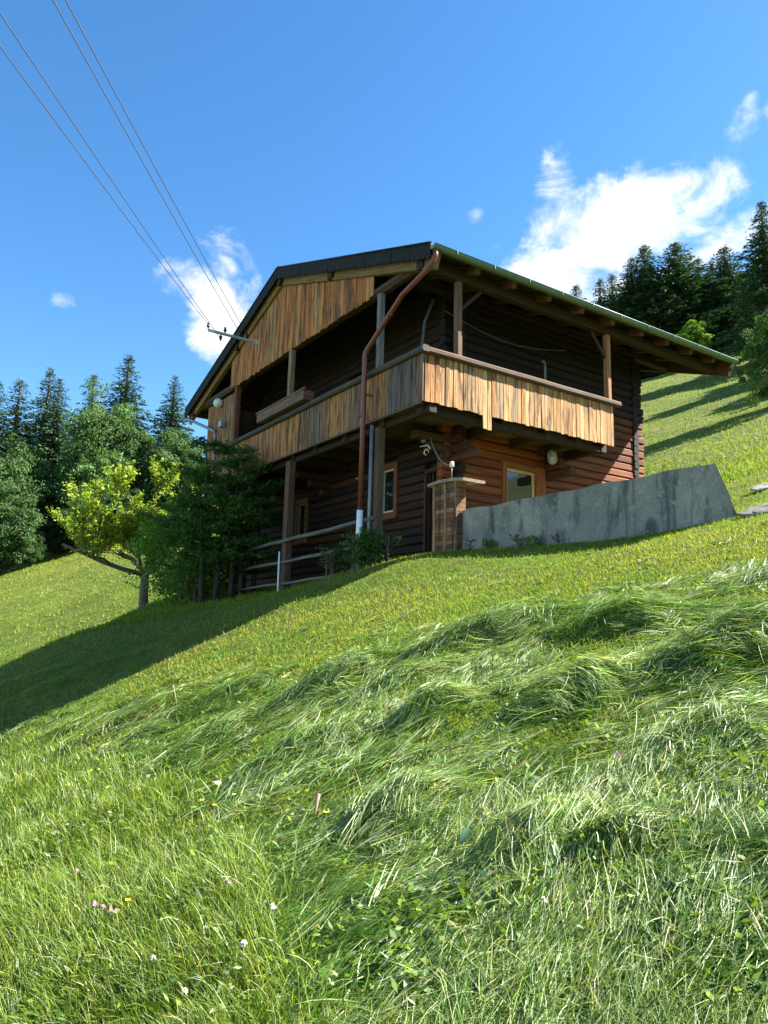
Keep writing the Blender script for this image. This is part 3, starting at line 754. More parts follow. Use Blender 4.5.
tone = np.clip(.48+(fbm(lx*2.2, ly*2.2+7, 51, 3)-.5)*3.0+rng.normal(0,.3,nl), 0, 1)
k = np.repeat(np.arange(nl), nb); n = len(k); la = rng.normal(0,1,n)*lw[k]; lo = rng.uniform(-.4,.4,n)*lL[k]
x = lx[k]-np.sin(lth[k])*la+np.cos(lth[k])*lo; y = ly[k]+np.cos(lth[k])*la+np.sin(lth[k])*lo; mh = mound(x, y)
z = surf(x,y)+(lz[k]*.8+rng.random(n)*.2)*(.02+.40*mh+.05*fbm(x*4,y*4,8))
cA = mixcols(n, [DG, (.07,.165,.022), (.13,.24,.04), (.10,.20,.03)], [3,4,3,2]); cB = mixcols(n, [(.14,.25,.04), SIL, YG, STR, (.075,.17,.025)], [3.5,6,1.0,1.0,1.6])
col = np.where((rng.random(n) < tone[k])[:,None], cB, cA)*rng.uniform(.78,1.2,nl)[k][:,None]
roll_ = rng.uniform(-.8, .8, 400000)
V, F, C = blades(np.stack([x,y,z],1), lth[k]+rng.normal(0,.11,n), lL[k]*rng.uniform(.55,1.15,n), np.where(rng.random(n)<.12,1.7,1)*rng.uniform(.0018,.0048,n)*(1+.10*np.maximum(y-3,0)), le0[k]+rng.normal(0,.08,n), le1[k]+rng.normal(0,.08,n), col, 4, lcurl[k]+rng.normal(0,.15,n), None, True)
o = mesh_np('cut_grass', V, F, M['grass'], col=C); tag(o, "freshly mown long grass lying in combed swaths across the foreground slope", "grass", kind='stuff')
n = 45000
P2 = scatter(n, -.62, .66, 1.75, 11, hayd)
n = len(P2); x, y = P2[:,0], P2[:,1]; mh = mound(x, y)
z = surf(x, y)+rng.random(n)**1.5*(.03+.33*mh)
th = flow(x,y)+rng.normal(0,.6,n)+np.where(rng.random(n)<.3, math.pi, 0)
col = mixcols(n, [DG, MG, LG, YG, SIL, STR], [2,4,4,2,1,.6])
V, F, C = blades(np.stack([x,y,z],1), th, rng.uniform(.07,.26,n), rng.uniform(.002,.005,n)*(1+.10*np.maximum(y-3,0)), rng.normal(.2,.3,n), rng.normal(-.1,.3,n), col, 4, rng.normal(0,.8,n), None, True)
o = mesh_np('loose_grass', V, F, M['grass'], col=C); tag(o, "loose single blades of cut grass strewn over the swaths", "grass", kind='stuff')
# (2) short raked lawn and the undergrowth stubble
n = 330000
P2 = scatter(n, -.75, .72, 1.75, 24, lambda x,y: np.clip(.75+lawnz(x,y), 0, 1)*(1-uncut(x,y))*not_in_house(x,y))
n = len(P2); x, y = P2[:,0], P2[:,1]; z = surf(x, y)-.004
pt = np.clip(.5+(fbm(x*.9, y*.9, 61, 3)-.5)*2.4, 0, 1)
cA = mixcols(n, [MG, LG, (.14,.22,.018)], [2,3.5,3]); cB = mixcols(n, [YG, LG, (.30,.31,.035), (.27,.20,.06)], [4,1.5,3,1.3])
col = np.where((rng.random(n) < pt*.85)[:,None], cB, cA)
V, F, C = blades(np.stack([x,y,z],1), rng.uniform(0, 6.28, n), rng.uniform(.02,.045,n)*(.7+.07*y), rng.uniform(.004,.007,n)*(1+.13*np.maximum(y-4,0)), rng.uniform(.5,1.5,n), rng.uniform(-.1,1.1,n), col, 2)
o = mesh_np('lawn_grass', V, F, M['foliage'], col=C); tag(o, "short yellowish green stubble lawn on the slope below the house", "grass", kind='stuff')
# (3) standing uncut grass at the lower left
n = 95000
P2 = scatter(n, -.72, .12, 2.1, 11.5, lambda x,y: uncut(x,y))
n = len(P2); x, y = P2[:,0], P2[:,1]; z = surf(x, y)-.01
col = mixcols(n, [DG, MG, LG, YG, SIL, STR], [3,5,5.5,1.3,.5,.3]); tip = col*np.array([1.2,1.15,1.15])
lean = fbm(x*1.2, y*1.2, 71, 3)*7
hgt = .35+1.1*fbm(x*2, y*2, 72, 2)
V, F, C = blades(np.stack([x,y,z],1), lean+rng.normal(0,1.6,n), rng.uniform(.05,.22,n)*hgt*np.clip(1.15-.03*y,.7,1.1), rng.uniform(.0026,.0052,n)*(1+.12*np.maximum(y-3,0)), rng.uniform(.9,1.55,n), rng.uniform(-.5,1.1,n), col, 4, rng.normal(0,.3,n), tip)
o = mesh_np('uncut_grass', V, F, M['grass'], col=C); tag(o, "standing uncut meadow grass in the lower left foreground", "grass", kind='stuff')
# (4) tufts on the far meadow
n = 70000
P2 = scatter(n, -.75, .75, 17, 80, lambda x,y: not_in_house(x,y).astype(float))
n = len(P2); x, y = P2[:,0], P2[:,1]; z = surf(x, y)-.01
pt = np.clip(.5+(fbm(x*.15, y*.15, 81, 3)-.5)*2.6, 0, 1)
cA = mixcols(n, [MG, LG, (.11,.19,.02)], [3,4,2]); cB = mixcols(n, [(.21,.27,.045), LG, (.19,.26,.04)], [4,3,2], .08)
col = np.where((rng.random(n) < pt)[:,None], cB, cA)
V, F, C = blades(np.stack([x,y,z],1), rng.uniform(0,6.28,n), rng.uniform(.06,.16,n)*(.6+.010*y), rng.uniform(.02,.04,n)*(.5+y*.03), rng.uniform(.7,1.5,n), rng.uniform(.3,1.3,n), col, 2)
o = mesh_np('meadow_grass', V, F, M['foliage'], col=C); tag(o, "longer pale green grass covering the distant sunny meadow", "grass", kind='stuff')
# (5) broad weed leaves mixed into the cut grass
n = 8000
P2 = scatter(n, -.6, .64, 1.8, 8, lambda x,y: np.clip((fbm(x*1.8,y*1.8,91,2)-.42)*5,0.03+.25*uncut(x,y),1)*(.5+.5*(1-lawnz(x,y))))
n = len(P2); x, y = P2[:,0], P2[:,1]; z = surf(x, y)+rng.uniform(.01,.06,n)+uncut(x,y)*rng.uniform(0,.08,n)
col = mixcols(n, [MG, LG, (.14,.24,.08), (.28,.36,.22), (.24,.20,.12)], [3,3,2,1.2,.25])
def leaves(P, L, w, th, e, col, fold=.15):
    n = len(P); a = np.stack([np.cos(th)*np.cos(e), np.sin(th)*np.cos(e), np.sin(e)],1)
    r = rng.normal(0,1,(n,3)); b = np.cross(a, r); b /= np.linalg.norm(b,axis=1,keepdims=True)+1e-9
    L = L[:,None]; w = w[:,None]
    V = np.stack([P, P+a*L*.45+b*w*.5, P+a*L, P+a*L*.45-b*w*.5],1).reshape(-1,3)
    F = np.arange(4*n).reshape(-1,4); return V, F, np.repeat(col,4,axis=0)
V, F, C = leaves(np.stack([x,y,z],1), rng.uniform(.02,.055,n), rng.uniform(.010,.026,n), rng.uniform(0,6.28,n), rng.uniform(-.3,.9,n), col)
o = mesh_np('weed_leaves', V, F, M['foliage'], col=C); tag(o, "small clover and dandelion leaves strewn through the mown grass", "leaves", kind='stuff')
# ---------------------------------------------------------------- flowers
MY = simple('yellow_petals', (.85,.60,.02), .5, 0, .1, 40); MP = simple('pink_clover', (.55,.25,.38), .6, 0, .2, 60); MW = simple('white_clover', (.62,.58,.48), .6, 0, .2, 60); MST = simple('flower_stalk', (.07,.14,.03), .6)
def proto_flower(kind):
    r = bpy.data.objects.new('buttercup' if kind == 'y' else 'clover_flower', None); COL.objects.link(r)
    h = .17 if kind == 'y' else .14
    mb = MB(); mb.tube([(0,0,0),(.008,.004,h*.5),(.0,.0,h)], .0018, 5); mb.build('stalk', MST, r)
    mb = MB()
    if kind == 'y':
        for k in range(5):
            a = 2*math.pi*k/5; c, s_ = math.cos(a), math.sin(a); R_ = .014
            mb.poly([(0,0,h),(c*R_*.7-s_*R_*.45,s_*R_*.7+c*R_*.45,h+.006),(c*R_*1.15,s_*R_*1.15,h+.009),(c*R_*.7+s_*R_*.45,s_*R_*.7-c*R_*.45,h+.006)],[(0,1,2,3)])
        mb.sphere((0,0,h+.003),.004,n=6)
    else:
        rr = random.Random(2)
        for k in range(40):
            a = rr.uniform(0,6.28); e = rr.uniform(-.3,1.5); d = (math.cos(a)*math.cos(e), math.sin(a)*math.cos(e), math.sin(e))
            mb.beam((d[0]*.003,d[1]*.003,h+d[2]*.003),(d[0]*.012,d[1]*.012,h+d[2]*.012),.003,.002)
    mb.build('petals', {'y':MY,'p':MP,'w':MW}[kind], r); return r
def put_tree_copy(src, loc, rz, sc, first):
    o = src if first else src.copy()
    if not first:
        COL.objects.link(o)
        for c in src.children:
            d = c.copy(); COL.objects.link(d); d.parent = o
    o.location = loc; o.rotation_euler = (0,0,rz); o.scale = (sc if isinstance(sc, tuple) else (sc,)*3); return o
FL = {'y':[(-.96,4.31,"yellow buttercup at the top of the small cluster left of centre in the cut grass"),(-.87,4.22,"yellow buttercup lowest in the small cluster left of centre"),(-.78,4.28,"yellow buttercup rightmost of the small cluster left of centre"),
   (-.23,3.60,"lone larger yellow buttercup near the middle of the lower edge"),(-1.05,3.42,"yellow buttercup beside the pink clovers at lower left"),(-2.9,7.6,"tiny yellow buttercup far up the slope on the left")],
 'p':[(-1.22,3.50,"pink clover flower leftmost of the trio at lower left"),(-1.17,3.46,"pink clover flower in the middle of the trio at lower left"),(-1.12,3.42,"pink clover flower nearest the yellow buttercup at lower left"),(-1.5,4.0,"dusky pink clover flower standing alone in the tall grass at far left"),(-.62,3.35,"pink clover flower near the edge of the uncut grass"),(1.05,3.4,"pink clover flower at the right in the cut grass")],
 'w':[(-.45,2.8,"white clover flower near the lower edge left of centre"),(-.62,2.7,"white clover flower close to the bottom edge"),(-.38,3.0,"white clover flower beside the combed straw edge"),(.55,2.6,"white clover flower in the cut grass at lower right"),(-.8,2.95,"white clover flower among the standing grass at lower left")]}
for kind, lst in FL.items():
    src = proto_flower(kind)
    for i, (x, y, lb) in enumerate(lst):
        o = put_tree_copy(src, (x, y, float(surf(x,y)[0])-.01), random.uniform(0,6), random.uniform(.9,1.25), i == 0)
        tag(o, lb, "flower", {'y':"yellow buttercups in the grass",'p':"pink clover flowers in the grass",'w':"white clover flowers in the grass"}[kind])
# larger single leaves: dock leaf standing, pale upturned leaf
def bigleaf(x, y, L, w, col, lb, e=1.1, th=0):
    mb = MB(); n=8; V=[];F=[]
    for k in range(n+1):
        q=k/n; ww=w*math.sin(math.pi*(.06+.94*q)**.8)*.5; ee=e-.7*q
        cx=L*q*math.cos(e-.35*q); cz=L*q*math.sin(e-.35*q)
        V += [(cx,-ww,cz+ww*.35),(cx,0,cz),(cx,ww,cz+ww*.35)]
    for k in range(n):
        for j in (0,1): F.append((k*3+j,k*3+j+1,(k+1)*3+j+1,(k+1)*3+j))
    mb.poly(V,F,col,True); o = mb.build('broad_leaf', M['foliage']); o.location=(x,y,float(surf(x,y)[0])+.03); o.rotation_euler=(0,0,th); tag(o, lb, "leaf")
bigleaf(-1.02,3.75,.10,.045,(.20,.42,.04),"bright green upright dock leaf at the edge of the uncut grass",1.4,.5)
bigleaf(.36,3.22,.10,.05,(.10,.20,.12),"bluish green folded leaf at the left end of the dark grass mound",1.2,1.2)
bigleaf(-.95,4.75,.09,.05,(.42,.52,.36),"pale silvery leaf lying on the cut grass left of centre",.5,2.4)
bigleaf(.42,2.62,.12,.05,(.30,.36,.24),"greyish upturned leaf on the cut grass near the bottom edge",.3,.2)
mb = MB(); mb.tube([(0,0,0),(-.06,.02,.22)], [.008,.006], 6, (.33,.25,.16)); o = mb.build('dry_stalk', M['grey']); o.location=(-2.1,8.0,float(surf(-2.1,8.0)[0])); tag(o,"dry brown stalk poking out of the cut grass below the house shadow","stalk")
mb = MB(); mb.tube([(0,0,0),(.03,.02,.16)], [.006,.009], 6, (.30,.2,.14)); o = mb.build('dry_stalk', M['grey']); o.location=(-.32,3.9,float(surf(-.32,3.9)[0])); tag(o,"brown seed stalk standing in the middle of the cut grass","stalk")
# stones at the right edge
def rock(x, y, sc, rz, lb, seed):
    bm_ = MB(); r_ = random.Random(seed); V=[];F=[]; n=14; m=8
    for i in range(m+1):
        a=math.pi*i/m
        for k in range(n):
            b=2*math.pi*k/n; q=1+r_.uniform(-.12,.12); ex=lambda v: math.copysign(abs(v)**.6, v)
            V.append((ex(math.sin(a)*math.cos(b))*sc[0]*q, ex(math.sin(a)*math.sin(b))*sc[1]*q, ex(math.cos(a))*sc[2]*q))
    for i in range(m):
        for k in range(n): F.append((i*n+k,(i+1)*n+k,(i+1)*n+(k+1)%n,i*n+(k+1)%n))
    bm_.poly(V,F,(1,1,1)); o = bm_.build('stone_slab', M['stone'] if seed == 1 else M['concrete']); o.location=(x,y,float(surf(x,y)[0])+.02); o.rotation_euler=(.22,-.30,rz); tag(o, lb, "stone")
rock(4.62,8.75,(.42,.2,.045),.2,"dark flat stone slab at the right edge beside the concrete wall end",1)
rock(6.9,12.9,(.55,.2,.03),.25,"pale flat stone slab in the grass higher up at the right edge",2)
# ---------------------------------------------------------------- trees
def quads_mesh(P, a, b):   # centre, half vectors
    n = len(P); V = np.stack([P-a, P+b, P+a, P-b],1).reshape(-1,3); return V, np.arange(4*n).reshape(-1,4)
def unit(v): return v/(np.linalg.norm(v,axis=-1,keepdims=True)+1e-9)
def conifer(h, r, seed, name='spruce_tree', base=.06, dense=1.0, droop=.35, col=(.042,.086,.040), card=.30):
    rg = np.random.default_rng(seed)
    root = bpy.data.objects.new(name, None); COL.objects.link(root)
    mb = MB(); mb.tube([(0,0,-.6),(rg.normal(0,.03),0,h*.4),(0,rg.normal(0,.03),h*.8),(0,0,h)], [h*.015+.05,h*.011+.03,h*.005+.01,.01], 8, (.12,.085,.06)); mb.build('trunk', M['bark'], root)
    Ps=[];As=[];Bs=[];Cs=[]
    z = h*base
    while z < h*.985:
        q = z/h; rad = r*((1-q)**.8)*(1.0 if q > .12 else .75+q*2)+.02
        nb = int(rg.integers(6,9)); a0 = rg.uniform(0,6.28)
        for k in range(nb):
            az = a0+2*math.pi*k/nb+rg.normal(0,.2); L = rad*rg.uniform(.65,1.15); zz = z+rg.normal(0,.12)
            m = max(4, int(L/.16*dense)); tq = (np.arange(m)+.5)/m
            dr = -droop*L*(tq**1.3)+.22*L*np.maximum(tq-.6,0)
            if q > .85: dr = dr+L*.5*tq
            ax = np.stack([np.cos(az)*L*tq, np.sin(az)*L*tq, zz+dr],1)
            for rep in range(3):
                sp = (.10+.32*L*(1-tq)*.5+.06)
                side = rg.normal(0,1,m)*sp*.6
                P = ax+np.stack([-np.sin(az)*side, np.cos(az)*side, -np.abs(rg.normal(0,.06,m))-.04*rep],1)
                d = unit(np.stack([np.cos(az)+rg.normal(0,.35,m)-np.sin(az)*side, np.sin(az)+rg.normal(0,.35,m)+np.cos(az)*side, -.25+rg.normal(0,.25,m)],1))
                w = unit(np.cross(d, rg.normal(0,1,(m,3))+np.array([0,0,1.2])))
                s1 = rg.uniform(.55,1.15,m)[:,None]*card*.5*(1 if q < .6 else 1-.65*(q-.6)/.4); s2 = s1*rg.uniform(.22,.45,m)[:,None]
                Ps.append(P);As.append(d*s1);Bs.append(w*s2)
                c = np.array(col)*rg.uniform(.65,1.45,(m,1))*(1+.35*np.maximum(tq-.7,0))[:,None]; Cs.append(c)
        z += (.16+.028*h*.35)*(1.1-.45*q)
    P=np.concatenate(Ps);A=np.concatenate(As);B=np.concatenate(Bs);C=np.concatenate(Cs)
    V,F=quads_mesh(P,A,B); mesh_np('crown',V,F,M['needle'],root,col=np.repeat(C,4,axis=0)); root['_h']=h; return root
def decid(h, r, seed, name='broadleaf_tree', col=(.055,.12,.022), nl=26000, leaf=.16, base=.18, spread=.30, trunks=1, bark=(.14,.11,.085)):
    rg = np.random.default_rng(seed); root = bpy.data.objects.new(name, None); COL.objects.link(root)
    mb = MB(); tips=[]
    for tk in range(trunks):
        ox = rg.normal(0,.25) if trunks > 1 else 0; oy = rg.normal(0,.25) if trunks > 1 else 0
        pts = [(ox,oy,-.5)]; 
        for k in range(1,6): pts.append((ox+rg.normal(0,.03*h*.3)*k*.5, oy+rg.normal(0,.03*h*.3)*k*.5, h*.85*k/5))
        R0 = (h*.018+.03)/math.sqrt(trunks)
        if tk: mb.build("trunk", M["bark"], root); mb = MB()
        mb.tube(pts, [R0*(1-.16*k) for k in range(6)], 8, bark)
        for k in range(14):
            q = rg.uniform(base,.8); i = int(q/.85*5); i = min(i,4); p0 = Vector(pts[i]).lerp(Vector(pts[i+1]), (q*h-pts[i][2])/(max(.01,pts[i+1][2]-pts[i][2])) if pts[i+1][2]>q*h>pts[i][2] else .5)
            az = rg.uniform(0,6.28); L = r*rg.uniform(.5,.95)*(1-.5*abs(q-.45)); p2 = p0+Vector((math.cos(az)*L, math.sin(az)*L, L*rg.uniform(.25,.8))); p1 = p0.lerp(p2,.5)+Vector((0,0,L*.1))
            mb.tube([p0,p1,p2],[R0*.4,R0*.25,.012],6,bark); tips.append(p2)
    mb.build('trunk', M['bark'], root)
    ncl = int(90+r*22); cs=[]
    while len(cs) < ncl:
        p = rg.uniform(-1,1,3); d = np.linalg.norm(p)
        if d > 1 or d < .25: continue
        zq = (p[2]+1)/2; sx = r*(1-.35*zq**2)*(.75+.5*min(zq*2.2,.5))
        lump = 1+.22*math.sin(3*math.atan2(p[1],p[0])+seed)+.12*math.sin(7*zq+seed*2)
        cs.append((p[0]*sx*lump, p[1]*sx*lump, h*(base+(1-base)*zq)))
    cs += [tuple(t) for t in tips]
    cs = np.array(cs); k = rg.integers(0, len(cs), nl); cr = rg.uniform(.4,1.0,len(cs))*r*spread
    off = unit(rg.normal(0,1,(nl,3)))*(rg.random((nl,1))**.45)*cr[k][:,None]*np.array([1,1,.62])
    P = cs[k]+off
    nrm = unit(unit(off)+rg.normal(0,.7,(nl,3))+np.array([0,0,.4])); a = unit(np.cross(nrm, rg.normal(0,1,(nl,3)))); b = np.cross(nrm,a)
    s1 = (rg.uniform(.6,1.3,nl)*leaf*.5)[:,None]
    cc = np.array(col)*(rg.uniform(.7,1.35,len(cs))[k])[:,None]*rg.uniform(.75,1.3,(nl,1))*rg.uniform(.92,1.08,(nl,3))
    V,F=quads_mesh(P,a*s1,b*s1*.6); mesh_np('crown',V,F,M['foliage'],root,col=np.repeat(cc,4,axis=0)); root['_h']=h; return root
def zt(x, y): return float(terrain(x, y)[0])
def dirpos(X, y): return (X*y, y)
used = {}
def plant(key, src, X, y, htop=None, elev=None, lb='', cat='tree', group=None, wide=1.0, rz=None):
    x = X*y; z = zt(x, y)-.1
    h = src['_h'] if key not in used else used[key]
    used[key] = h
    H = htop if htop else elev*y-z
    k = H/h; first = key not in placed
    o = put_tree_copy(src, (x, y, z), random.uniform(0,6.28) if rz is None else rz, (k*wide, k*wide, k), first); placed.add(key)
    tag(o, lb, cat, group); return o
placed = set()
c1 = conifer(16, 4.1, 1, card=.40, dense=1.2); c2 = conifer(15, 3.6, 2, droop=.5, card=.40, dense=1.2); c3 = conifer(17, 4.6, 3, dense=1.3, droop=.3, card=.42)
d1 = decid(11, 4.8, 11, nl=42000, leaf=.25, base=.06, col=(.062,.118,.040)); d2 = decid(12, 4.2, 12, col=(.050,.100,.038), nl=42000, leaf=.25, base=.06); d3 = decid(10, 4.8, 13, col=(.072,.135,.042), nl=42000, leaf=.25, base=.06)
W_ = 1.5
GRl, GRr = "spruces of the forest edge on the left", "spruces on the ridge on the right"
# left conifers: X, y, elev of the top
for (k, s, X, y, e, w, lb) in [('c1',c1,-.510,72,.335,1.0,"spruce at the left picture edge, its tip just above the leafy trees"),
  ('c2',c2,-.470,74,.350,.9,"slim spruce second from the left picture edge"),('c3',c3,-.455,70,.338,.85,"spruce close to the right of the slim second one on the left"),
  ('c1',c1,-.408,80,.345,.8,"small spruce tip behind the round leafy tree on the left"),('c2',c2,-.362,74,.372,1.15,"tallest pointed spruce in the middle of the left forest"),
  ('c3',c3,-.295,78,.345,.9,"dark spruce just left of the house roof corner"),('c1',c1,-.44,66,.20,1.1,"lower dark spruce filling the gap between the leafy trees on the left"),
  ('c2',c2,-.54,70,.33,1.0,"spruce half cut off by the left picture edge")]:
    plant(k, s, X, y, elev=e+.008, lb=lb, group=GRl, wide=w*random.uniform(1.35,1.6))
for (k, s, X, y, e, w, lb) in [('d1',d1,-.510,60,.25,.85,"broad leafy tree at the left picture edge"),('d3',d3,-.385,64,.300,.8,"large round leafy tree in the middle of the left forest edge"),
  ('d2',d2,-.435,62,.20,.8,"lower leafy tree between two large ones on the left"),('d2',d2,-.335,66,.27,.9,"leafy tree right of the large round one"),
  ('d1',d1,-.285,66,.27,.9,"leafy tree directly left of the house gable"),('d3',d3,-.232,68,.24,1.0,"leafy tree partly hidden behind the house gable end"),
  ('d3',d3,-.475,57,.13,.8,"low bushy tree at the bottom of the left forest edge"),('d2',d2,-.36,60,.19,1.1,"darker leafy tree behind the yellow green orchard tree"),('d1',d1,-.40,59,.175,1.0,"low leafy tree left behind the orchard tree"),('d1',d1,-.54,56,.2,1.0,"leafy tree cut by the left picture edge")]:
    plant(k, s, X, y, elev=e, lb=lb, group="leafy trees of the forest edge on the left", wide=w)
# right ridge
for (k, s, X, y, e, w, lb) in [('c1',c1,.258,104,.485,.8,"tiny spruce tip just above the eave of the house"),('c2',c2,.292,98,.493,.75,"second spruce tip from the left above the roof"),
  ('c1',c1,.309,97,.502,.8,"third spruce from the left above the roof"),('c3',c3,.338,94,.528,.9,"left one of the close pair of tall dark spruces"),('c2',c2,.357,93,.545,1.15,"right one of the close pair of tall dark spruces"),
  ('c3',c3,.402,91,.552,1.25,"broad tall dark spruce standing alone in the middle of the ridge"),('c1',c1,.433,95,.53,.85,"slim spruce just right of the broad dark one"),
  ('c2',c2,.452,100,.525,.7,"thin spruce in the gap on the ridge"),('c1',c1,.472,90,.548,1.35,"wide dark spruce at the right end of the ridge"),('c3',c3,.373,97,.49,.9,"lower spruce in front of the gap right of the close pair"),
  ('c2',c2,.53,62,.62,1.2,"nearer spruce with long open branches at the right picture edge"),
  ('c3',c3,.50,96,.51,.9,"spruce behind the right edge tree"),('c1',c1,.565,84,.55,1.1,"spruce beyond the right picture edge"),('c1',c1,.325,103,.47,.8,"short spruce between the third one and the close pair")]:
    plant(k, s, X+.008, y, elev=e+.018, lb=lb, group=GRr, wide=w*random.uniform(1.6,1.95) if y > 65 else w*1.3)
db = decid(9, 3.0, 21, col=(.17,.27,.03), nl=20000, leaf=.30, base=.05)
plant('db', db, .428, 82, elev=.45, lb="small bright green leafy tree among the dark spruces on the ridge")
dr = decid(8, 3.4, 22, col=(.065,.13,.028), nl=42000, leaf=.17, base=.05, trunks=2)
plant('dr', dr, .550, 33, elev=.475, lb="bright leafy tree at the right picture edge beyond the roof corner", wide=.72)
dr2 = decid(6, 2.2, 23, col=(.07,.14,.028), nl=14000, leaf=.13, base=.02, trunks=3, name='shrub')
plant('dr2', dr2, .51, 36, elev=.345, lb="bushy shrub at the foot of the right edge tree on the meadow", cat='shrub')
for i,(X,y,e,lb) in enumerate([(.60,46,.52,"leafy tree outside the right picture edge"),(.68,50,.55,"second leafy tree outside the right picture edge"),(.66,40,.50,"nearest leafy tree outside the right picture edge")]):
    plant('d1' if i else 'd2', d1 if i else d2, X, y, elev=e, lb=lb, group="leafy trees right of the view")
# orchard tree with its own limbs
def orchard():
    rg = np.random.default_rng(5); root = bpy.data.objects.new('apple_tree', None); COL.objects.link(root)
    mb = MB(); segs=[]
    def grow(p, d, L, r, lvl):
        n = 4; pts=[Vector(p)]; rs=[r]; dd = Vector(d).normalized()
        for i in range(n):
            dd = (dd+Vector(rg.normal(0,.16,3))+Vector((0,0,.05 if lvl < 2 else .11))).normalized()
            pts.append(pts[-1]+dd*(L/n)); rs.append(r*(1-.55*(i+1)/n))
        mb.tube(pts, rs, 7 if lvl < 2 else 5, (.13,.10,.08)); 
        if lvl >= 1: segs.extend([(pts[i],pts[i+1],lvl) for i in range(n)])
        if lvl >= 4: return
        nb = (5,4,4,3)[lvl]
        for k in range(nb):
            q = rg.uniform(.35,1.0); i = min(int(q*n), n-1); pp = pts[i].lerp(pts[i+1], q*n-i)
            a = rg.uniform(0,6.28); up = rg.uniform(.1,.8)
            nd = (dd*.6+Vector((math.cos(a), math.sin(a), up+(.9 if lvl >= 3 else 0)))).normalized()
            grow(pp, nd, L*rg.uniform(.5,.72), rs[i]*.55, lvl+1)
    mb.tube([(0,0,-.4),(.02,0,.0),(-.02,.02,.55),(0,.0,1.15)], [.17,.135,.115,.11], 12, (.15,.115,.085))
    for (d, L, r) in [((-1.0,-.15,.30),2.3,.085),((-.75,.3,.8),2.0,.08),((.15,-.2,1.0),2.0,.08),((.65,.25,.75),1.6,.07),((.9,-.2,.35),1.1,.055),((-.2,-.8,.7),1.4,.06),((.1,.9,.6),1.5,.06)]:
        grow((0,0,1.1), d, L, r, 1)
    mb.build('trunk', M['bark'], root)
    P=[];D=[]
    for (a, b, lvl) in segs:
        m = {1:2,2:6,3:10,4:15}[lvl]
        for k in range(m):
            q = rg.random(); p = a.lerp(b, q); P.append(tuple(p)); D.append(tuple((b-a).normalized()))
    P=np.array(P);D=np.array(D);n=len(P)
    off = rg.normal(0,.055,(n,3)); P=P+off
    nrm = unit(rg.normal(0,1,(n,3))+np.array([0,0,.5])); a=unit(np.cross(nrm, D+rg.normal(0,.5,(n,3)))); b=np.cross(nrm,a); s1=(rg.uniform(.6,1.3,n)*.050)[:,None]
    c = mixcols(n, [(.20,.29,.03),(.29,.34,.035),(.13,.22,.025),(.38,.39,.07)],[3,3,2.5,1.0])
    V,F=quads_mesh(P,a*s1,b*s1*.6); mesh_np('crown',V,F,M['foliage'],root,col=np.repeat(c,4,axis=0))
    print('orchard leaves', n); root['_h']=4.3
    tag(root,"yellow green leafy apple tree standing alone on the meadow left of the house","tree"); return root
ot = orchard(); OX, OY = -.316*25.0, 25.0; ot.location=(OX,OY,zt(OX,OY)-.05); ot.scale=(1.25,1.25,1.06)
# dark layered trees close to the gable
def layered(h, r, seed, name, n_br, col, tr, leafsz=.05):
    rg = np.random.default_rng(seed); root = bpy.data.objects.new(name, None); COL.objects.link(root); mb = MB()
    tops=[]
    for (ox, oy, lx) in tr:
        pts=[(ox+lx*k/6+rg.normal(0,.03), oy+rg.normal(0,.03), h*.93*k/6-(.4 if k==0 else 0)) for k in range(7)]; mb.tube(pts,[.075-.010*k for k in range(7)],7,(.05,.04,.035)); tops.append(pts)
    P=[];D=[]
    for k in range(n_br):
        pts = tops[k%len(tops)]; q = rg.uniform(.06,1)**.75; i=min(int(q*6),5); p=Vector(pts[i]).lerp(Vector(pts[i+1]), q*6-i)
        az=rg.uniform(0,6.28); L=r*rg.uniform(.4,1.05)*(1-.45*q)*(.8 if q<.38 else 1); tip=p+Vector((math.cos(az)*L, math.sin(az)*L, L*rg.uniform(-.12,.30)))
        mb.tube([p,p.lerp(tip,.5)+Vector((0,0,.05)),tip],[.018,.011,.004],4,(.06,.05,.04))
        m=int(135*L+60)
        tq=rg.random(m)**.7; sd=rg.normal(0,1,m)*.22*(1-.5*tq)*min(L,1.2)
        base=np.array(p)[None]*(1-tq[:,None])+np.array(tip)[None]*tq[:,None]
        P.append(base+np.stack([-math.sin(az)*sd, math.cos(az)*sd, rg.normal(0,.045,m)+.03],1)); D.append(np.repeat([[math.cos(az),math.sin(az),0]],m,0))
    mb.build('trunk', M['bark'], root)
    P=np.concatenate(P);D=np.concatenate(D);n=len(P)
    nrm=unit(rg.normal(0,.55,(n,3))+np.array([0,0,1.0])); a=unit(np.cross(nrm,D+rg.normal(0,.6,(n,3)))); b=np.cross(nrm,a); s1=(rg.uniform(.6,1.3,n)*leafsz)[:,None]
    c=np.array(col)*rg.uniform(.65,1.4,(n,1)); V,F=quads_mesh(P,a*s1,b*s1*.5); mesh_np('crown',V,F,M['foliage'],root,col=np.repeat(c,4,axis=0)); return root
lt1 = layered(4.3,1.9,31,'slender_tree',120,(.065,.14,.03),[(0,0,.15),(.35,.1,.05),(-.3,-.1,-.1)])
x,y = -.222*18.6, 18.6; lt1.location=(x,y,zt(x,y)); tag(lt1,"dark shaded tree with several thin trunks crowding the far gable corner","tree")
lt2 = layered(3.5,1.5,32,'slender_tree',55,(.06,.13,.03),[(0,0,-.05),(.25,.1,.1)])
x,y = -.185*19.6, 19.6; lt2.location=(x,y,zt(x,y)); tag(lt2,"dark shaded tree standing closest to the far lower balcony post","tree")
bs = decid(2.9,1.45,33,'shrub',col=(.10,.20,.03),nl=11000,leaf=.09,base=.02,trunks=3,spread=.4)
x,y = -.262*20.5,20.5; bs.location=(x,y,zt(x,y)-.1); tag(bs,"leafy green shrub between the apple tree and the dark trees","shrub")
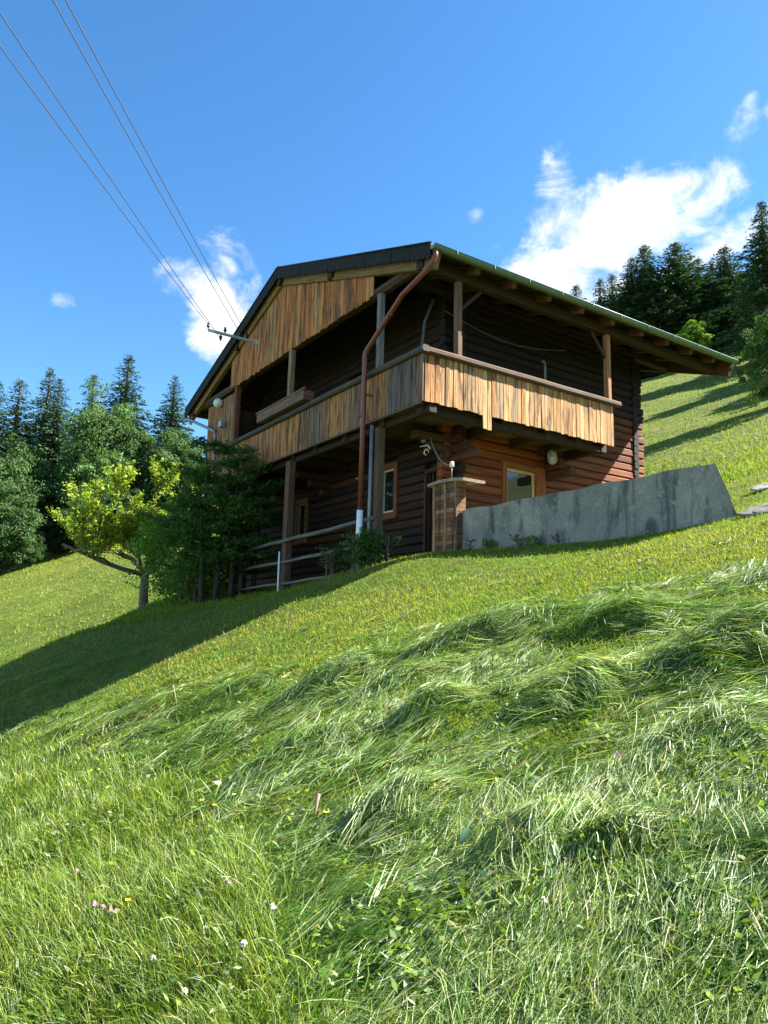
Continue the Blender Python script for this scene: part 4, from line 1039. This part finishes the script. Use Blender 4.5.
bs2 = decid(1.5,.9,34,'shrub',col=(.08,.16,.03),nl=5000,leaf=.08,base=.0,trunks=3,spread=.45)
x,y = -.235*19.4,19.4; bs2.location=(x,y,zt(x,y)-.1); tag(bs2,"low dark shrub at the foot of the shaded slender trees","shrub")
bs3 = decid(.75,.34,35,'nettle_bush',col=(.05,.115,.02),nl=2200,leaf=.06,base=.0,trunks=4,spread=.42)
p = hw(-.15,1.45,0); bs3.location=(p[0],p[1],zt(p[0],p[1])-.03); tag(bs3,"small leafy bush growing around the foot of the near lower post","bush")
bs4 = decid(.6,.3,36,'nettle_bush',col=(.06,.09,.03),nl=1100,leaf=.05,base=.0,trunks=5,spread=.42)
p = hw(-.1,2.5,0); bs4.location=(p[0],p[1],zt(p[0],p[1])-.03); tag(bs4,"sparse weedy bush just left of the white pipe foot","bush")
for i,(t_,lb) in enumerate(((-1.9,"small leafy weed against the middle of the concrete wall"),(-.9,"small leafy weed against the left part of the concrete wall"))):
    w_ = decid(.20,.13,40+i,'weed',col=(.11,.2,.03),nl=220,leaf=.045,base=.0,trunks=3,spread=.5)
    p = hw(.78,t_,0); w_.location=(p[0],p[1],zt(p[0],p[1])-.02); tag(w_, lb, "weed")
for o in bpy.data.objects:
    if '_h' in o: del o['_h']
# ---------------------------------------------------------------- sky, sun, camera
SUN = Vector((2.468,.446,2.26)).normalized()
w = bpy.data.worlds.new("World"); S.world = w; w.use_nodes = True; nt = w.node_tree
bg = nt.nodes['Background']; sky = N(nt,'ShaderNodeTexSky', sky_type='NISHITA'); sky.sun_disc = False
sky.sun_elevation = math.asin(SUN.z); sky.sun_rotation = math.atan2(SUN.x, SUN.y)
sky.altitude = 1200; sky.air_density = 1.0; sky.dust_density = .4; sky.ozone_density = 2.2
tcw = N(nt,'ShaderNodeTexCoord').outputs['Generated']
sep = N(nt,'ShaderNodeSeparateXYZ'); nt.links.new(tcw, sep.inputs[0])
def mth(op, a, b=None, c=None):
    n_ = N(nt,'ShaderNodeMath', operation=op)
    for i,v in enumerate((a,b,c)):
        if v is None: continue
        if isinstance(v,(int,float)): n_.inputs[i].default_value = v
        else: nt.links.new(v, n_.inputs[i])
    return n_.outputs[0]
az = mth('MULTIPLY', mth('ARCTAN2', sep.outputs[0], sep.outputs[1]), 57.2958)
el = mth('MULTIPLY', mth('ARCSINE', sep.outputs[2]), 57.2958)
CL = [(18.0,29.2,6.0,2.9,8,1.2),(13.5,27.0,5.0,2.2,14,1.05),(23.5,30.0,3.4,2.3,-5,1.0),(25.0,27.0,5.0,1.3,22,.8),(13.6,32.9,1.9,1.7,-20,.50),(27.3,34.4,1.2,1.6,-20,.62),(29.6,34.5,.9,.8,0,.55),(20,25.0,7,1.4,8,.8),
      (-13.4,22.8,2.3,2.5,10,1.25),(-12.0,25.0,1.9,1.4,40,.66),(-13.0,27.2,2.3,1.5,-30,.78),(-16.2,25.4,2.2,1.3,10,.80),(6.9,30.8,.8,.6,0,.40),(8.6,28.8,1.0,.6,20,.5),(-25,22.6,1.2,.5,0,.38),(60,35,14,6,10,1.0),(-70,30,16,6,0,1.0),(120,30,20,7,0,1.0),(-140,28,22,6,0,1.0)]
n1 = noise(nt, mapping(nt, tcw, (1,1,1.4)), 13, 9, .62, .6); n2_ = noise(nt, tcw, 55, 5, .6)
dsum = None
for (ca, ce, ra, re, rot, st) in CL:
    dx = mth('SUBTRACT', az, ca); dy = mth('SUBTRACT', el, ce); r_ = math.radians(rot); c_, s_ = math.cos(r_), math.sin(r_)
    u_ = mth('DIVIDE', mth('ADD', mth('MULTIPLY', dx, c_), mth('MULTIPLY', dy, s_)), ra); v_ = mth('DIVIDE', mth('SUBTRACT', mth('MULTIPLY', dy, c_), mth('MULTIPLY', dx, s_)), re)
    d2 = mth('ADD', mth('MULTIPLY', u_, u_), mth('MULTIPLY', v_, v_)); f_ = mth('MULTIPLY', mth('MAXIMUM', mth('SUBTRACT', 1.0, mth('MULTIPLY', d2, .45)), 0.0), st)
    dsum = f_ if dsum is None else mth('MAXIMUM', dsum, f_)
nn = mth('ADD', mth('MULTIPLY', mth('SUBTRACT', n1, .5), 2.6), mth('MULTIPLY', mth('SUBTRACT', n2_, .5), .5))
den = mth('ADD', dsum, nn)
mr = N(nt,'ShaderNodeMapRange'); mr.interpolation_type='SMOOTHSTEP'; nt.links.new(den, mr.inputs['Value']); mr.inputs['From Min'].default_value=.24; mr.inputs['From Max'].default_value=1.2; mr.inputs['To Max'].default_value=.95
gate = N(nt,'ShaderNodeMapRange'); nt.links.new(dsum, gate.inputs['Value']); gate.inputs['From Min'].default_value=.0; gate.inputs['From Max'].default_value=.35
cf = mth('MULTIPLY', mr.outputs[0], gate.outputs[0])
cshade = ramp(nt, n2_, [(.3,(.80,.86,.95)),(.6,(1.0,1.0,1.0))])
cl = N(nt,'ShaderNodeVectorMath', operation='SCALE'); nt.links.new(cshade, cl.inputs[0]); cl.inputs['Scale'].default_value = CLOUD
hs = N(nt,'ShaderNodeHueSaturation'); hs.inputs['Hue'].default_value=SKYH; hs.inputs['Saturation'].default_value=SKYS; hs.inputs['Value'].default_value=SKYV; nt.links.new(sky.outputs[0], hs.inputs['Color'])
nt.links.new(mixc(nt, hs.outputs[0], cl.outputs[0], cf), bg.inputs['Color']); bg.inputs['Strength'].default_value = SKYB
sl = bpy.data.lights.new('sun','SUN'); sl.energy = SUNE; sl.angle = math.radians(.53); sl.color=(1,.95,.86)
so = bpy.data.objects.new('sun', sl); COL.objects.link(so); so.rotation_euler = SUN.to_track_quat('Z','Y').to_euler(); so.location=(20,5,30)
cd = bpy.data.cameras.new('camera'); co = bpy.data.objects.new('camera', cd); COL.objects.link(co); S.camera = co
cd.sensor_fit='VERTICAL'; cd.sensor_height=24; cd.lens = 24*748.43/1024; cd.clip_end = 3000; cd.clip_start=.05
R_=Vector((0.99970147,-0.0039459,0.02411217)); U_=Vector((-0.02443291,-0.16145126,0.98657819)); F_=R_.cross(U_)*-1
co.matrix_world = Matrix(((R_.x,U_.x,-F_.x,0),(R_.y,U_.y,-F_.y,0),(R_.z,U_.z,-F_.z,0),(0,0,0,1)))
S.view_settings.view_transform='Standard'; S.view_settings.look='None'; S.view_settings.gamma=1; S.view_settings.exposure=EXPO; S.view_settings.use_curve_mapping=False
S.render.engine='CYCLES'; S.cycles.max_bounces=7; S.cycles.diffuse_bounces=4; S.cycles.transmission_bounces=4; S.cycles.transparent_max_bounces=4; S.cycles.use_denoising=True
